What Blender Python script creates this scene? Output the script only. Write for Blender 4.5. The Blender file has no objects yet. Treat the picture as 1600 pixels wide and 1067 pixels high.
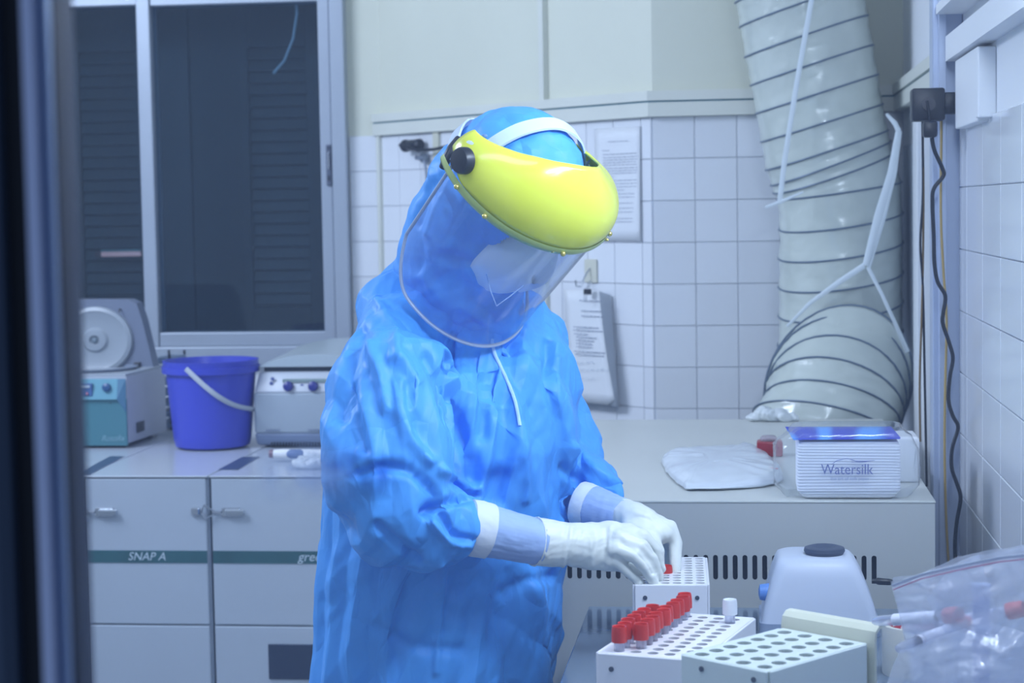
import bpy, bmesh, math, random
import numpy as np
from mathutils import Vector, Matrix, noise, Euler

# ------------------------------------------------------------------ camera
FPX = 3000.0
SC = bpy.context.scene
COL = SC.collection
YAW, PITCH, ROLL = 0.1206, 0.0695, 0.017
CAM = Vector((0, 0, 1.45))
F_ = Vector((-math.sin(YAW)*math.cos(PITCH), math.cos(YAW)*math.cos(PITCH), -math.sin(PITCH)))
R0 = Vector((math.cos(YAW), math.sin(YAW), 0)); U0 = R0.cross(F_)
R_ = R0*math.cos(ROLL) - U0*math.sin(ROLL); U_ = U0*math.cos(ROLL) + R0*math.sin(ROLL)
cd = bpy.data.cameras.new('camera'); cam = bpy.data.objects.new('camera', cd); COL.objects.link(cam)
m = Matrix((R_, U_, -F_)).transposed().to_4x4(); m.translation = CAM; cam.matrix_world = m
cd.sensor_width = 36; cd.lens = FPX*36/1600; cd.clip_start = 0.05; cd.clip_end = 50
cd.dof.use_dof = True; cd.dof.focus_distance = 2.5; cd.dof.aperture_fstop = 9
SC.camera = cam
# ------------------------------------------------------------------ world, exposure, large lights
w = bpy.data.worlds.new('world'); SC.world = w; w.use_nodes = True
bg = w.node_tree.nodes['Background']; bg.inputs[0].default_value = (0.30, 0.42, 0.72, 1); bg.inputs[1].default_value = 0.36
SC.view_settings.view_transform = 'Standard'; SC.view_settings.look = 'None'
SC.view_settings.exposure = 0.22; SC.view_settings.gamma = 1; SC.view_settings.use_curve_mapping = False
def area(name, loc, target, sx, sy, power, col):
    l = bpy.data.lights.new(name, 'AREA'); l.shape = 'RECTANGLE'; l.size = sx; l.size_y = sy; l.energy = power; l.color = col
    o = bpy.data.objects.new(name, l); COL.objects.link(o); o.location = loc
    d = Vector(target)-Vector(loc); o.rotation_euler = d.to_track_quat('-Z', 'Y').to_euler(); return o
COOL = (0.68, 0.79, 1.0)
area('ceiling_tube_light', (-2.4, 3.1, 2.55), (-1.0, 4.2, 1.0), 1.2, 0.5, 46, COOL)
area('front_ceiling_tube_light', (-0.5, 1.5, 2.80), (-0.5, 1.55, 0), 1.2, 0.4, 9, COOL)
area('wall_tube_light', (0.285, 2.15, 1.86), (-0.5, 2.40, 1.30), 0.9, 0.05, 12.5, (0.70, 0.83, 1.0))

# ------------------------------------------------------------------ helpers
def ray(px, py): return (F_*FPX + R_*(px-800) - U_*(py-533.5)).normalized()
def at(px, py, Y):
    d = ray(px, py); return CAM + d*(Y/d.y)
def atz(px, py, Z):
    d = ray(px, py); return CAM + d*((Z-CAM.z)/d.z)
def hit(px, py, p0, n):
    d = ray(px, py); return CAM + d*((Vector(p0)-CAM).dot(n)/d.dot(n))
def V(*a): return Vector(a)

MATS = {}
def mat(name, col, rough=0.5, metal=0.0, bump=0.0, bscale=60, vary=0.0, vscale=6, spec=0.5, sss=0.0, trans=0.0, alpha=1.0, emit=None, coat=0, detail=3, rnd=0.0):
    if name in MATS: return MATS[name]
    M = bpy.data.materials.new(name); M.use_nodes = True; nt = M.node_tree; p = nt.nodes['Principled BSDF']
    c = (*col, 1)
    p.inputs['Base Color'].default_value = c; p.inputs['Roughness'].default_value = rough; p.inputs['Metallic'].default_value = metal
    p.inputs['Specular IOR Level'].default_value = spec
    p.inputs['Alpha'].default_value = alpha
    if coat: p.inputs['Coat Weight'].default_value = coat; p.inputs['Coat Roughness'].default_value = .08
    if sss: p.inputs['Subsurface Weight'].default_value = sss; p.inputs['Subsurface Radius'].default_value = (.01, .01, .01); p.inputs['Subsurface Scale'].default_value = .4
    if trans: p.inputs['Transmission Weight'].default_value = trans
    if emit: p.inputs['Emission Color'].default_value = (*emit[0], 1); p.inputs['Emission Strength'].default_value = emit[1]
    tc = nt.nodes.new('ShaderNodeTexCoord')
    if vary or rnd:
        n = nt.nodes.new('ShaderNodeTexNoise'); n.inputs['Scale'].default_value = vscale; n.inputs['Detail'].default_value = 4
        nt.links.new(tc.outputs['Object'], n.inputs['Vector'])
        r = nt.nodes.new('ShaderNodeMapRange'); r.inputs['From Min'].default_value = .3; r.inputs['From Max'].default_value = .7
        r.inputs['To Min'].default_value = 1-vary; r.inputs['To Max'].default_value = 1.0
        nt.links.new(n.outputs['Fac'], r.inputs['Value'])
        src = r.outputs[0]
        if rnd:
            oi = nt.nodes.new('ShaderNodeObjectInfo'); r2 = nt.nodes.new('ShaderNodeMapRange')
            r2.inputs['To Min'].default_value = 1-rnd; r2.inputs['To Max'].default_value = 1
            nt.links.new(oi.outputs['Random'], r2.inputs['Value'])
            mu = nt.nodes.new('ShaderNodeMath'); mu.operation = 'MULTIPLY'; nt.links.new(src, mu.inputs[0]); nt.links.new(r2.outputs[0], mu.inputs[1]); src = mu.outputs[0]
        mx = nt.nodes.new('ShaderNodeVectorMath'); mx.operation = 'SCALE'; mx.inputs[0].default_value = col
        nt.links.new(src, mx.inputs['Scale']); nt.links.new(mx.outputs[0], p.inputs['Base Color'])
    if bump:
        n = nt.nodes.new('ShaderNodeTexNoise'); n.inputs['Scale'].default_value = bscale; n.inputs['Detail'].default_value = detail
        nt.links.new(tc.outputs['Object'], n.inputs['Vector'])
        b = nt.nodes.new('ShaderNodeBump'); b.inputs['Strength'].default_value = min(1, bump); b.inputs['Distance'].default_value = .004
        nt.links.new(n.outputs['Fac'], b.inputs['Height']); nt.links.new(b.outputs[0], p.inputs['Normal'])
    MATS[name] = M; return M

def film(name, tint=(.95, .97, 1), haze=(.7, .8, .95), hazef=.12, rough=.05, ior=1.45, bump=0, bscale=40, refl=1.0):
    """thin clear plastic or glass: transparent + fresnel gloss + a little diffuse haze"""
    if name in MATS: return MATS[name]
    M = bpy.data.materials.new(name); M.use_nodes = True; nt = M.node_tree; nt.nodes.clear()
    out = nt.nodes.new('ShaderNodeOutputMaterial'); tr = nt.nodes.new('ShaderNodeBsdfTransparent'); tr.inputs[0].default_value = (*tint, 1)
    gl = nt.nodes.new('ShaderNodeBsdfGlossy'); gl.inputs['Roughness'].default_value = rough
    df = nt.nodes.new('ShaderNodeBsdfDiffuse'); df.inputs[0].default_value = (*haze, 1)
    tl = nt.nodes.new('ShaderNodeBsdfTranslucent'); tl.inputs[0].default_value = (*haze, 1)
    ad = nt.nodes.new('ShaderNodeMixShader'); ad.inputs[0].default_value = .5
    nt.links.new(df.outputs[0], ad.inputs[1]); nt.links.new(tl.outputs[0], ad.inputs[2])
    m1 = nt.nodes.new('ShaderNodeMixShader'); m1.inputs[0].default_value = hazef
    m2 = nt.nodes.new('ShaderNodeMixShader'); fr = nt.nodes.new('ShaderNodeFresnel'); geo = nt.nodes.new('ShaderNodeNewGeometry')
    mi = nt.nodes.new('ShaderNodeMapRange'); mi.inputs['To Min'].default_value = ior; mi.inputs['To Max'].default_value = 1/ior
    nt.links.new(geo.outputs['Backfacing'], mi.inputs['Value']); nt.links.new(mi.outputs[0], fr.inputs[0])
    mm = nt.nodes.new('ShaderNodeMath'); mm.operation = 'MULTIPLY'; mm.inputs[1].default_value = refl
    nt.links.new(fr.outputs[0], mm.inputs[0])
    nt.links.new(tr.outputs[0], m1.inputs[1]); nt.links.new(ad.outputs[0], m1.inputs[2])
    nt.links.new(mm.outputs[0], m2.inputs[0]); nt.links.new(m1.outputs[0], m2.inputs[1]); nt.links.new(gl.outputs[0], m2.inputs[2])
    nt.links.new(m2.outputs[0], out.inputs[0])
    if bump:
        tc = nt.nodes.new('ShaderNodeTexCoord'); n = nt.nodes.new('ShaderNodeTexNoise'); n.inputs['Scale'].default_value = bscale; n.inputs['Detail'].default_value = 3
        nt.links.new(tc.outputs['Object'], n.inputs['Vector'])
        b = nt.nodes.new('ShaderNodeBump'); b.inputs['Strength'].default_value = bump; b.inputs['Distance'].default_value = .006
        nt.links.new(n.outputs['Fac'], b.inputs['Height'])
        for s in (gl, df, fr): nt.links.new(b.outputs[0], s.inputs['Normal'])
    MATS[name] = M; return M

class MB:
    """collects shapes into ONE mesh"""
    def __init__(s): s.v = []; s.f = []
    def add(s, v, f):
        o = len(s.v); s.v += [Vector(x) for x in v]; s.f += [tuple(i+o for i in q) for q in f]; return s
    def box(s, c, size, M=None, bev=0.0, seg=2):
        x, y, z = [a/2 for a in size]
        bm = bmesh.new(); bmesh.ops.create_cube(bm, size=1); bmesh.ops.scale(bm, vec=size, verts=bm.verts)
        if bev: bmesh.ops.bevel(bm, geom=list(bm.edges), offset=min(bev, min(size)*.49), segments=seg, affect='EDGES', profile=.5)
        MM = Matrix.Translation(c) @ (M.to_4x4() if M else Matrix.Identity(4))
        s.bm(bm, MM); return s
    def bm(s, bm, MM=None):
        bm.verts.index_update()
        v = [(MM @ x.co) if MM else x.co.copy() for x in bm.verts]; f = [tuple(q.index for q in fc.verts) for fc in bm.faces]
        s.add(v, f); bm.free(); return s
    def b2(s, lo, hi, bev=0, seg=2):
        lo = Vector(lo); hi = Vector(hi); return s.box((lo+hi)/2, tuple(abs(a) for a in (hi-lo)), None, bev, seg)
    def loft(s, rings, close=True, caps=True):
        n = len(rings[0]); o = len(s.v)
        for r in rings: s.v += [Vector(p) for p in r]
        for i in range(len(rings)-1):
            for j in range(n if close else n-1):
                a = o+i*n+j; b = o+i*n+(j+1) % n
                s.f.append((a, b, b+n, a+n))
        if caps and close:
            s.f.append(tuple(o+j for j in reversed(range(n)))); e = o+(len(rings)-1)*n; s.f.append(tuple(e+j for j in range(n)))
        return s
    def tube(s, path, r, n=10, flat=None, caps=True):
        path = [Vector(p) for p in path]; rs = r if isinstance(r, (list, tuple)) else [r]*len(path)
        rings = []; up = None
        for i, p in enumerate(path):
            t = (path[min(i+1, len(path)-1)]-path[max(i-1, 0)]).normalized()
            if up is None: up = t.orthogonal().normalized() if flat is None else (Vector(flat)-t*Vector(flat).dot(t)).normalized()
            else: up = (up-t*up.dot(t)).normalized()
            sd = t.cross(up)
            ra, rb = rs[i] if isinstance(rs[i], (tuple, list)) else (rs[i], rs[i])
            rings.append([p+up*math.sin(2*math.pi*k/n)*ra+sd*math.cos(2*math.pi*k/n)*rb for k in range(n)])
        return s.loft(rings, True, caps)
    def lathe(s, prof, c=(0, 0, 0), n=24, M=None, caps=True):
        MM = Matrix.Translation(c) @ (M.to_4x4() if M else Matrix.Identity(4))
        return s.loft([[MM @ V(r*math.cos(2*math.pi*k/n), r*math.sin(2*math.pi*k/n), z) for k in range(n)] for r, z in prof], True, caps)
    def ell(s, c, radii, M=None, nu=20, nv=12):
        MM = Matrix.Translation(c) @ (M.to_4x4() if M else Matrix.Identity(4))
        rings = []
        for i in range(nv+1):
            a = math.pi*(i/nv)*.998+.003; rings.append([MM @ V(radii[0]*math.sin(a)*math.cos(2*math.pi*k/nu), radii[1]*math.sin(a)*math.sin(2*math.pi*k/nu), radii[2]*math.cos(a)) for k in range(nu)])
        return s.loft(rings)
    def prism(s, pts, d):
        n = len(pts); d = Vector(d); return s.loft([[Vector(p) for p in pts], [Vector(p)+d for p in pts]])
    def chain(s, pts, rad, n=18):
        """capsule-like chain; used before remeshing"""
        for (p, r) in zip(pts, rad):
            s.ell(p, (r, r, r), None, 14, 8)
        P = []; R = []
        for i in range(len(pts)-1):
            a, b = Vector(pts[i]), Vector(pts[i+1]); s.tube([a, b], [rad[i], rad[i+1]], n)
        return s
    def data(s, name):
        me = bpy.data.meshes.new(name); me.from_pydata([tuple(x) for x in s.v], [], s.f)
        bm = bmesh.new(); bm.from_mesh(me); bmesh.ops.recalc_face_normals(bm, faces=bm.faces); bm.to_mesh(me); bm.free()
        return me
    def build(s, name, m, parent=None, smooth=False, local=False, angle=40):
        me = s.data(name)
        return obj(name, me, m, parent, smooth, local, angle)
def obj(name, me, m, parent=None, smooth=False, local=False, angle=40):
    me.materials.clear()
    me.materials.append(m)
    o = bpy.data.objects.new(name, me); COL.objects.link(o)
    if smooth:
        me.polygons.foreach_set('use_smooth', [True]*len(me.polygons))
        if angle < 180:
            try: me.set_sharp_from_angle(angle=math.radians(angle))
            except Exception: pass
    if parent is not None:
        o.parent = parent
        if not local: o.matrix_parent_inverse = Matrix.Translation(-world_loc(parent))
    return o
def world_loc(p):
    l = p.location.copy()
    q = p
    return l if p.parent is None else (l if p.matrix_parent_inverse != Matrix.Identity(4) else l+world_loc(p.parent))
def tag(o, label=None, cat=None, group=None, kind=None):
    if label: o['label'] = label
    if cat: o['category'] = cat
    if group: o['group'] = group
    if kind: o['kind'] = kind
    return o
def thing(name, label, cat, loc, group=None):
    o = bpy.data.objects.new(name, None); COL.objects.link(o); o.location = loc; o.empty_display_size = .05
    return tag(o, label, cat, group)
def struct(name, mb, m, parent=None, smooth=False):
    o = mb.build(name, m, parent, smooth)
    if parent is None: o['kind'] = 'structure'
    return o
def copy_tree(root, loc, label=None, rot=None):
    r = root.copy(); COL.objects.link(r); r.location = loc
    if rot: r.rotation_euler = rot
    if label: r['label'] = label
    for c in root.children:
        d = c.copy(); COL.objects.link(d); d.parent = r
        for g in c.children:
            e = g.copy(); COL.objects.link(e); e.parent = d
    return r
def baked(o):
    dg = bpy.context.evaluated_depsgraph_get(); dg.update()
    return bpy.data.meshes.new_from_object(o.evaluated_get(dg))
def remesh(mb, voxel, smooth_it=6, fac=.5):
    me = mb.data('tmp'); o = bpy.data.objects.new('tmp', me); COL.objects.link(o)
    r = o.modifiers.new('r', 'REMESH'); r.mode = 'VOXEL'; r.voxel_size = voxel; r.use_smooth_shade = True
    s = o.modifiers.new('s', 'SMOOTH'); s.factor = fac; s.iterations = smooth_it
    n = baked(o); bpy.data.objects.remove(o); return n
def cut(mb, cutter, name='tmp'):
    a = bpy.data.objects.new('a', mb.data('a')); b = bpy.data.objects.new('b', cutter.data('b')); COL.objects.link(a); COL.objects.link(b)
    d = a.modifiers.new('d', 'BOOLEAN'); d.operation = 'DIFFERENCE'; d.object = b; d.solver = 'EXACT'
    n = baked(a); bpy.data.objects.remove(a); bpy.data.objects.remove(b); return n
def text(name, body, M, size, m, parent, shear=0.0, depth=.0003, align='CENTER', sx=1.0):
    c = bpy.data.curves.new('t', 'FONT'); c.body = body; c.size = size; c.shear = shear; c.extrude = depth; c.align_x = align; c.align_y = 'CENTER'; c.resolution_u = 3
    o = bpy.data.objects.new('t', c); COL.objects.link(o); me = baked(o); bpy.data.objects.remove(o)
    me.transform(M @ Matrix.Diagonal((sx, 1, 1, 1)))
    return obj(name, me, m, parent)
def frameM(origin, x, y):
    x = Vector(x).normalized(); y = Vector(y); y = (y-x*y.dot(x)).normalized(); z = x.cross(y)
    M = Matrix((x, y, z)).transposed().to_4x4(); M.translation = origin; return M
def pack(me):
    n = len(me.vertices); a = np.empty(n*3); me.vertices.foreach_get('co', a); a = a.reshape(-1, 3)
    nn = np.empty(n*3); me.vertices.foreach_get('normal', nn); return a, nn.reshape(-1, 3)
def unpack(me, a):
    me.vertices.foreach_set('co', a.ravel()); me.update()
def nz(co, sc, seed=0):
    return np.array([noise.noise(Vector((x*sc+seed, y*sc-seed*1.7, z*sc+seed*.3))) for x, y, z in co])
def crumple(co, seed, freq, warp=.5, k=5, squash=(1, 1, 1)):
    """crumpled-sheet field in about -1..1: domain-warped triangle waves, sharp creases"""
    rg = np.random.RandomState(seed); c = co*np.array(squash)
    w = np.stack([nz(c, freq*.45, seed+i*11.3) for i in range(3)], 1)/freq*warp*2
    c = c+w; out = np.zeros(len(co)); tot = 0
    for i in range(k):
        d = rg.normal(size=3); d /= np.linalg.norm(d); f = freq*(1+.6*i); ph = rg.rand()
        t = (c@d)*f+ph; tri = np.abs(t-np.floor(t)-.5)*4-1; a = 1/(1+.5*i); out += a*tri; tot += a
    return out/tot
def proj(co):
    v = co-np.array(CAM); z = v@np.array(F_); return np.stack([800+FPX*(v@np.array(R_))/z, 533.5-FPX*(v@np.array(U_))/z], 1)
def seg_dist(p, line):
    best = np.full(len(p), 1e9)
    for a, b in zip(line[:-1], line[1:]):
        a = np.array(a, float); b = np.array(b, float); ab = b-a; t = np.clip(((p-a)@ab)/(ab@ab), 0, 1)
        best = np.minimum(best, np.linalg.norm(p-(a+t[:, None]*ab), axis=1))
    return best

# materials
m_tile = mat('tile_glaze', (.80, .83, .87), .14, bump=.06, bscale=18, rnd=.06, vary=.02)
m_grout = mat('grout', (.60, .65, .72), .8)
m_cream = mat('cream_paint', (.70, .72, .60), .55, bump=.08, bscale=30, vary=.05, vscale=3)
m_cream2 = mat('cream_trunking', (.72, .74, .66), .4, vary=.05)
m_white = mat('white_wall_paint', (.80, .83, .86), .5)
m_alu = mat('painted_aluminium', (.38, .43, .50), .38, metal=.15, bump=.03, bscale=80, vary=.06)  # darkened so the window frame's colour carries the weak light there
m_alu2 = mat('anodised_aluminium', (.50, .57, .72), .35, metal=.25, vary=.05)
m_steel = mat('bench_steel', (.20, .27, .36), .10, metal=.35, bump=.02, bscale=20)
m_beige = mat('beige_enamel', (.55, .57, .55), .38, bump=.02, bscale=90, vary=.03)
m_black = mat('black_plastic', (.015, .018, .025), .4)
m_dark = mat('dark_void', (.02, .03, .05), .6)
m_wplast = mat('white_plastic', (.80, .82, .84), .35)
m_rackw = mat('white_rack_plastic', (.82, .83, .88), .4)
m_chrome = mat('chrome', (.55, .58, .62), .2, metal=1)
# ================================================================== SETTING
YB, YP, XR = 5.15, 4.40, .358
TS = .0953; GAP = .0013
ZT = at(1100, 181, YP).z           # top of the tiling
XL45 = at(598, 300, YB).x; XP = at(1022, 400, YP).x
A0 = V(XL45, YB, 0); A1 = V(XP, YP, 0); AD = (A1-A0); AL = AD.length; AD.normalize(); AN = V(-abs(AD.y), -AD.x, 0).normalized()  # outward to the room
if AN.y > 0: AN = -AN
def onA(s, z, o=0): return A0+AD*s+AN*o+V(0, 0, z)
def hitA(px, py, o=0):
    p = hit(px, py, A0+AN*o, AN); return (p-A0).dot(AD), p.z
HC = 2.9
struct('floor', MB().b2((-3.2, .8, -.1), (1.2, 5.4, 0)), mat('floor_terrazzo', (.35, .38, .42), .3, bump=.02, vary=.1, vscale=30))
struct('ceiling', MB().b2((-3.2, .8, HC), (1.2, 5.4, HC+.1)), m_white)
# back wall with window opening
wl, wr = at(-190, 300, YB).x, at(541, 300, YB).x
wb, wt = at(400, 562, YB).z, at(400, -110, YB).z
wbk = struct('wall_back', MB().b2((-3.1, YB, 0), (wl, YB+.12, HC)).b2((wr, YB, 0), (XL45+.3, YB+.12, HC)).b2((wl, YB, 0), (wr, YB+.12, wb)).b2((wl, YB, wt), (wr, YB+.12, HC)), m_cream)
ang = struct('wall_angled', MB().prism([A0, A1, A1-AN*.15, A0-AN*.15], (0, 0, HC)), m_cream)
pil = struct('wall_pillar', MB().b2((XP, YP, 0), (XR+.12, YP+.15, HC)), m_cream)
rgt = struct('wall_right', MB().b2((XR, .8, 0), (XR+.12, YP+.02, HC)), m_white)
struct('wall_left', MB().b2((-3.2, .8, 0), (-3.08, YB+.12, HC)), m_white)
# front partition with the window the picture is taken through
YF = .80
fx0, fx1 = -.42, .30
struct('wall_front', MB().b2((-3.2, YF-.03, 0), (fx0, YF+.05, HC)).b2((fx1, YF-.03, 0), (XR+.12, YF+.05, HC)).b2((fx0, YF-.03, 0), (fx1, YF+.05, .75)).b2((fx0, YF-.03, 2.1), (fx1, YF+.05, HC)), m_white)
m_gasket = mat('frame_gasket', (.012, .016, .022), .55)
m_fgrey = mat('frame_grey', (.075, .11, .16), .5, metal=.2)
m_fbl = mat('frame_blue_aluminium', (.24, .32, .48), .35, metal=.5)
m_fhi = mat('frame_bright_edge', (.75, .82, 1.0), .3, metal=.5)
fr = thing('window_2', None, None, (fx0, YF, .75)); fr['kind'] = 'structure'
def fpx(p): return at(p, 533, YF).x
def strip(name, a, b, d0, d1, m):
    a = at(a, 533, YF-d0).x if a > -500 else fx0; b = at(b, 533, YF-d0).x
    MB().b2((a, YF-d0, .75), (b, YF+d1, 2.1), .0008).build(name, m, fr)
strip('frame_jamb', -999, -8, .012, .03, m_fgrey)
strip('frame_rib', -8, 7, .010, .02, m_fgrey)
strip('frame_gasket', 6, 49, .002, .03, m_gasket)
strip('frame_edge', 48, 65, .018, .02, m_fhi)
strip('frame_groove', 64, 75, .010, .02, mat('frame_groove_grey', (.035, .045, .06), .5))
strip('frame_stile', 74, 89, .012, .02, m_fbl)
strip('frame_seal', 88, 99, .006, .02, mat('frame_seal_rubber', (.006, .018, .055), .6))
MB().b2((fx0, YF-.02, .75), (fx1, YF+.03, .80), .002).build('frame_rail', m_fbl, fr)
MB().b2((fx0, YF-.02, 2.05), (fx1, YF+.03, 2.1), .002).build('frame_rail', m_fbl, fr)
MB().b2((fx1-.03, YF-.02, .80), (fx1, YF+.03, 2.05), .002).build('frame_jamb', m_fbl, fr)
gp = MB().b2((fpx(90), YF+.001, .80), (fx1-.03, YF+.004, 2.05)).build('pane', film('partition_glass', (.985, .99, 1), (.55, .7, 1), .035, .0, 1.5), fr)
# smears on the glass: a dark blotchy streak and a pale wipe mark
pm_ = MATS['partition_glass']; nt = pm_.node_tree; tr_ = next(n for n in nt.nodes if n.type == 'BSDF_TRANSPARENT'); mxs = [n for n in nt.nodes if n.type == 'MIX_SHADER']
ge = nt.nodes.new('ShaderNodeNewGeometry'); sx = nt.nodes.new('ShaderNodeSeparateXYZ'); nt.links.new(ge.outputs['Position'], sx.inputs[0])
def mth(op, a, b=None, c=None):
    n = nt.nodes.new('ShaderNodeMath'); n.operation = op
    for i, v in enumerate((a, b, c)):
        if v is None: continue
        if isinstance(v, (int, float)): n.inputs[i].default_value = v
        else: nt.links.new(v, n.inputs[i])
    return n.outputs[0]
def bandm(out, c, w): return mth('MAXIMUM', mth('SUBTRACT', 1.0, mth('DIVIDE', mth('ABSOLUTE', mth('SUBTRACT', out, c)), w)), 0.0)
def blot(px0, px1, py0, py1, scale, lo):
    p0, p1 = at(px0, py0, YF), at(px1, py1, YF)
    n = nt.nodes.new('ShaderNodeTexNoise'); n.inputs['Scale'].default_value = scale; n.inputs['Detail'].default_value = 2; nt.links.new(ge.outputs['Position'], n.inputs['Vector'])
    k = mth('MULTIPLY', bandm(sx.outputs[0], (p0.x+p1.x)/2, abs(p1.x-p0.x)/2), bandm(sx.outputs[2], (p0.z+p1.z)/2, abs(p1.z-p0.z)/2))
    return mth('MINIMUM', mth('MULTIPLY', mth('MAXIMUM', mth('SUBTRACT', n.outputs['Fac'], lo), 0.0), mth('MULTIPLY', k, 9.0)), 1.0)
dk = mth('ADD', blot(470, 660, 700, 780, 160, .40), blot(690, 860, 700, 780, 140, .46))
mc = nt.nodes.new('ShaderNodeMix'); mc.data_type = 'RGBA'; mc.inputs[6].default_value = (.985, .99, 1, 1); mc.inputs[7].default_value = (.50, .55, .72, 1)
nt.links.new(dk, mc.inputs[0]); nt.links.new(mc.outputs[2], tr_.inputs[0])
wh = blot(380, 560, 690, 790, 90, .36)
hz = next(n for n in mxs if n.inputs[0].links == () or not n.inputs[0].is_linked)
for n in mxs:
    if not n.inputs[0].is_linked and n.inputs[0].default_value < .1: nt.links.new(mth('ADD', mth('MULTIPLY', wh, .30), .035), n.inputs[0])


# tiles -------------------------------------------------------------
def tile_mesh(w, h, d=.006):
    return MB().box((0, 0, 0), (w, d, h), None, .0012, 1).data('tile')
def place_tile(me, M, parent):
    o = bpy.data.objects.new('tile', me); COL.objects.link(o); o.parent = parent; o.matrix_world = M
def tiles(parent, org, d, n, length, ztop, tw, th, rows, s0=0.0, skip=None, jit=.5):
    full = tile_mesh(tw-GAP, th-GAP); full.materials.append(m_tile)
    s = s0
    rng = random.Random(int(length*1000))
    while s < length-.004:
        a = max(s, 0); b = min(s+tw, length)
        wdt = b-a
        if wdt < .004: s += tw; continue
        me = full if abs(wdt-tw) < 1e-5 else None
        if me is None: me = tile_mesh(wdt-GAP, th-GAP); me.materials.append(m_tile)
        for r in range(rows):
            zc = ztop-th*(r+.5)
            if skip and skip((a+b)/2, zc): continue
            p = Vector(org)+d*((a+b)/2)+n*.003+V(0, 0, zc)
            X = d; Z = V(0, 0, 1); Yv = Z.cross(X)
            M = Matrix((X, Yv, Z)).transposed().to_4x4(); M.translation = p
            M = M @ Euler((rng.uniform(-.3, .3)*.008*jit, 0, rng.uniform(-.3, .3)*.008*jit)).to_matrix().to_4x4()
            place_tile(me, M, parent)
        s += tw
def grout(o, lo, hi): MB().b2(lo, hi).build('grout_bed', m_grout, o)
grout(wbk, (wr+.012, YB-.0015, ZT-TS*10), (XL45, YB, ZT))
tiles(wbk, (wr+.012, YB, 0), V(1, 0, 0), V(0, -1, 0), XL45-wr-.012, ZT, TS, TS, 10, s0=(at(543, 300, YB).x-wr-.012))
grout(wbk, (-2.3, YB-.0015, .85), (wr+.012, YB, wb-.012))
tiles(wbk, (-1.95, YB, 0), V(1, 0, 0), V(0, -1, 0), wr+.012+1.95, wb-.012, TS, TS, 4)
MB().prism([onA(0, ZT-TS*10, .0015), onA(AL, ZT-TS*10, .0015), onA(AL, ZT-TS*10, 0), onA(0, ZT-TS*10, 0)], (0, 0, TS*10)).build('grout_bed', m_grout, ang)
tiles(ang, A0, AD, AN, AL, ZT, TS, TS, 10, s0=AL-TS*12.35)
grout(pil, (XP, YP-.0015, ZT-TS*10), (XR, YP, ZT))
tiles(pil, (XP, YP, 0), V(1, 0, 0), V(0, -1, 0), XR-XP, ZT, TS, TS, 10, s0=0)
ZR = 1.572
grout(rgt, (XR-.0015, 1.6, ZR-.101*10), (XR, YP, ZR))
tiles(rgt, (XR, 1.7, 0), V(0, 1, 0), V(-1, 0, 0), 3.85-1.7, ZR, .202, .101, 10)

# moulding / cable trunking round the walls --------------------------------
m_teal = mat('teal_cable', (.10, .28, .36), .5)
z1, z2, z3, z4 = ZT, ZT+.032, ZT+.036, ZT+.058
def trunk_run(name, pts, z0, z1_, out):
    P = []
    inn = [Vector(p) for p, n in pts]; ou = [Vector(p)+Vector(n)*out for p, n in pts]
    mb = MB()
    for i in range(len(pts)-1):
        mb.prism([inn[i]+V(0, 0, z0), inn[i+1]+V(0, 0, z0), ou[i+1]+V(0, 0, z0), ou[i]+V(0, 0, z0)], (0, 0, z1_-z0))
    return mb
nA = AN; cor = (AN+V(0, -1, 0)).normalized()*1.08; cor2 = V(-1, -1, 0)
base = [(onA(-.012, 0), nA), (A1, cor), (V(XR, YP, 0), cor2), (V(XR, 3.32, 0), V(-1, 0, 0))]
struct('trim_1', trunk_run('', base, z1, z2, .022), m_cream2)
struct('trim_2', trunk_run('', base, z3, z4, .026), m_cream2)
MB_t = trunk_run('', base, z2, z3, .018)
tag(MB_t.build('wall_cable', m_teal), 'thin teal cable running in the gap of the wall trunking', 'cable')
base2 = [(V(XR, 3.2, 0), V(-1, 0, 0)), (V(XR, 1.0, 0), V(-1, 0, 0))]
struct('trim_3', trunk_run('', base2, ZT+.024, ZT+.064, .03), m_white)
struct('trim_3', trunk_run('', base2, ZT+.10, ZT+.115, .045), m_white)
# vertical trunks on the angled wall
s, z = hitA(856, 300); h_ = .0085
struct('trim_4', MB().prism([onA(s-h_, z2, 0), onA(s+h_, z2, 0), onA(s+h_, z2, .016), onA(s-h_, z2, .016)], (0, 0, HC-z2)).prism([onA(s-h_, .6, 0.006), onA(s+h_, .6, 0.006), onA(s+h_, .6, .018), onA(s-h_, .6, .018)], (0, 0, z1-.6)), m_cream2)
struct('trim_5', MB().prism([onA(-.004, .8, 0.006), onA(.010, .8, 0.006), onA(.010, .8, .016), onA(-.004, .8, .016)], (0, 0, z1-.8)), m_cream2)
s, _ = hitA(687, 220)
struct('trim_6', MB().prism([onA(s-.012, ZT-.16, 0.006), onA(s+.012, ZT-.16, 0.006), onA(s+.012, ZT-.16, .014), onA(s-.012, ZT-.16, .014)], (0, 0, .16)), mat('old_cream_pvc', (.62, .62, .50), .5))
# right wall aluminium post and boxes
struct('trim_7', MB().b2((.309, 3.22, 0), (XR, 3.27, HC), .002).b2((.318, 3.205, 0), (.330, 3.225, HC), .001), m_alu2)
struct('trim_8', MB().b2((XR-.020, 3.29, .4), (XR, 3.31, HC), .002), mat('grey_conduit', (.50, .56, .62), .4))
struct('trim_9', MB().b2((XR-.014, 3.9, .4), (XR, 3.99, ZT), .002).b2((XR-.020, 3.70, .4), (XR, 3.74, ZT), .002), m_white)

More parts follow.
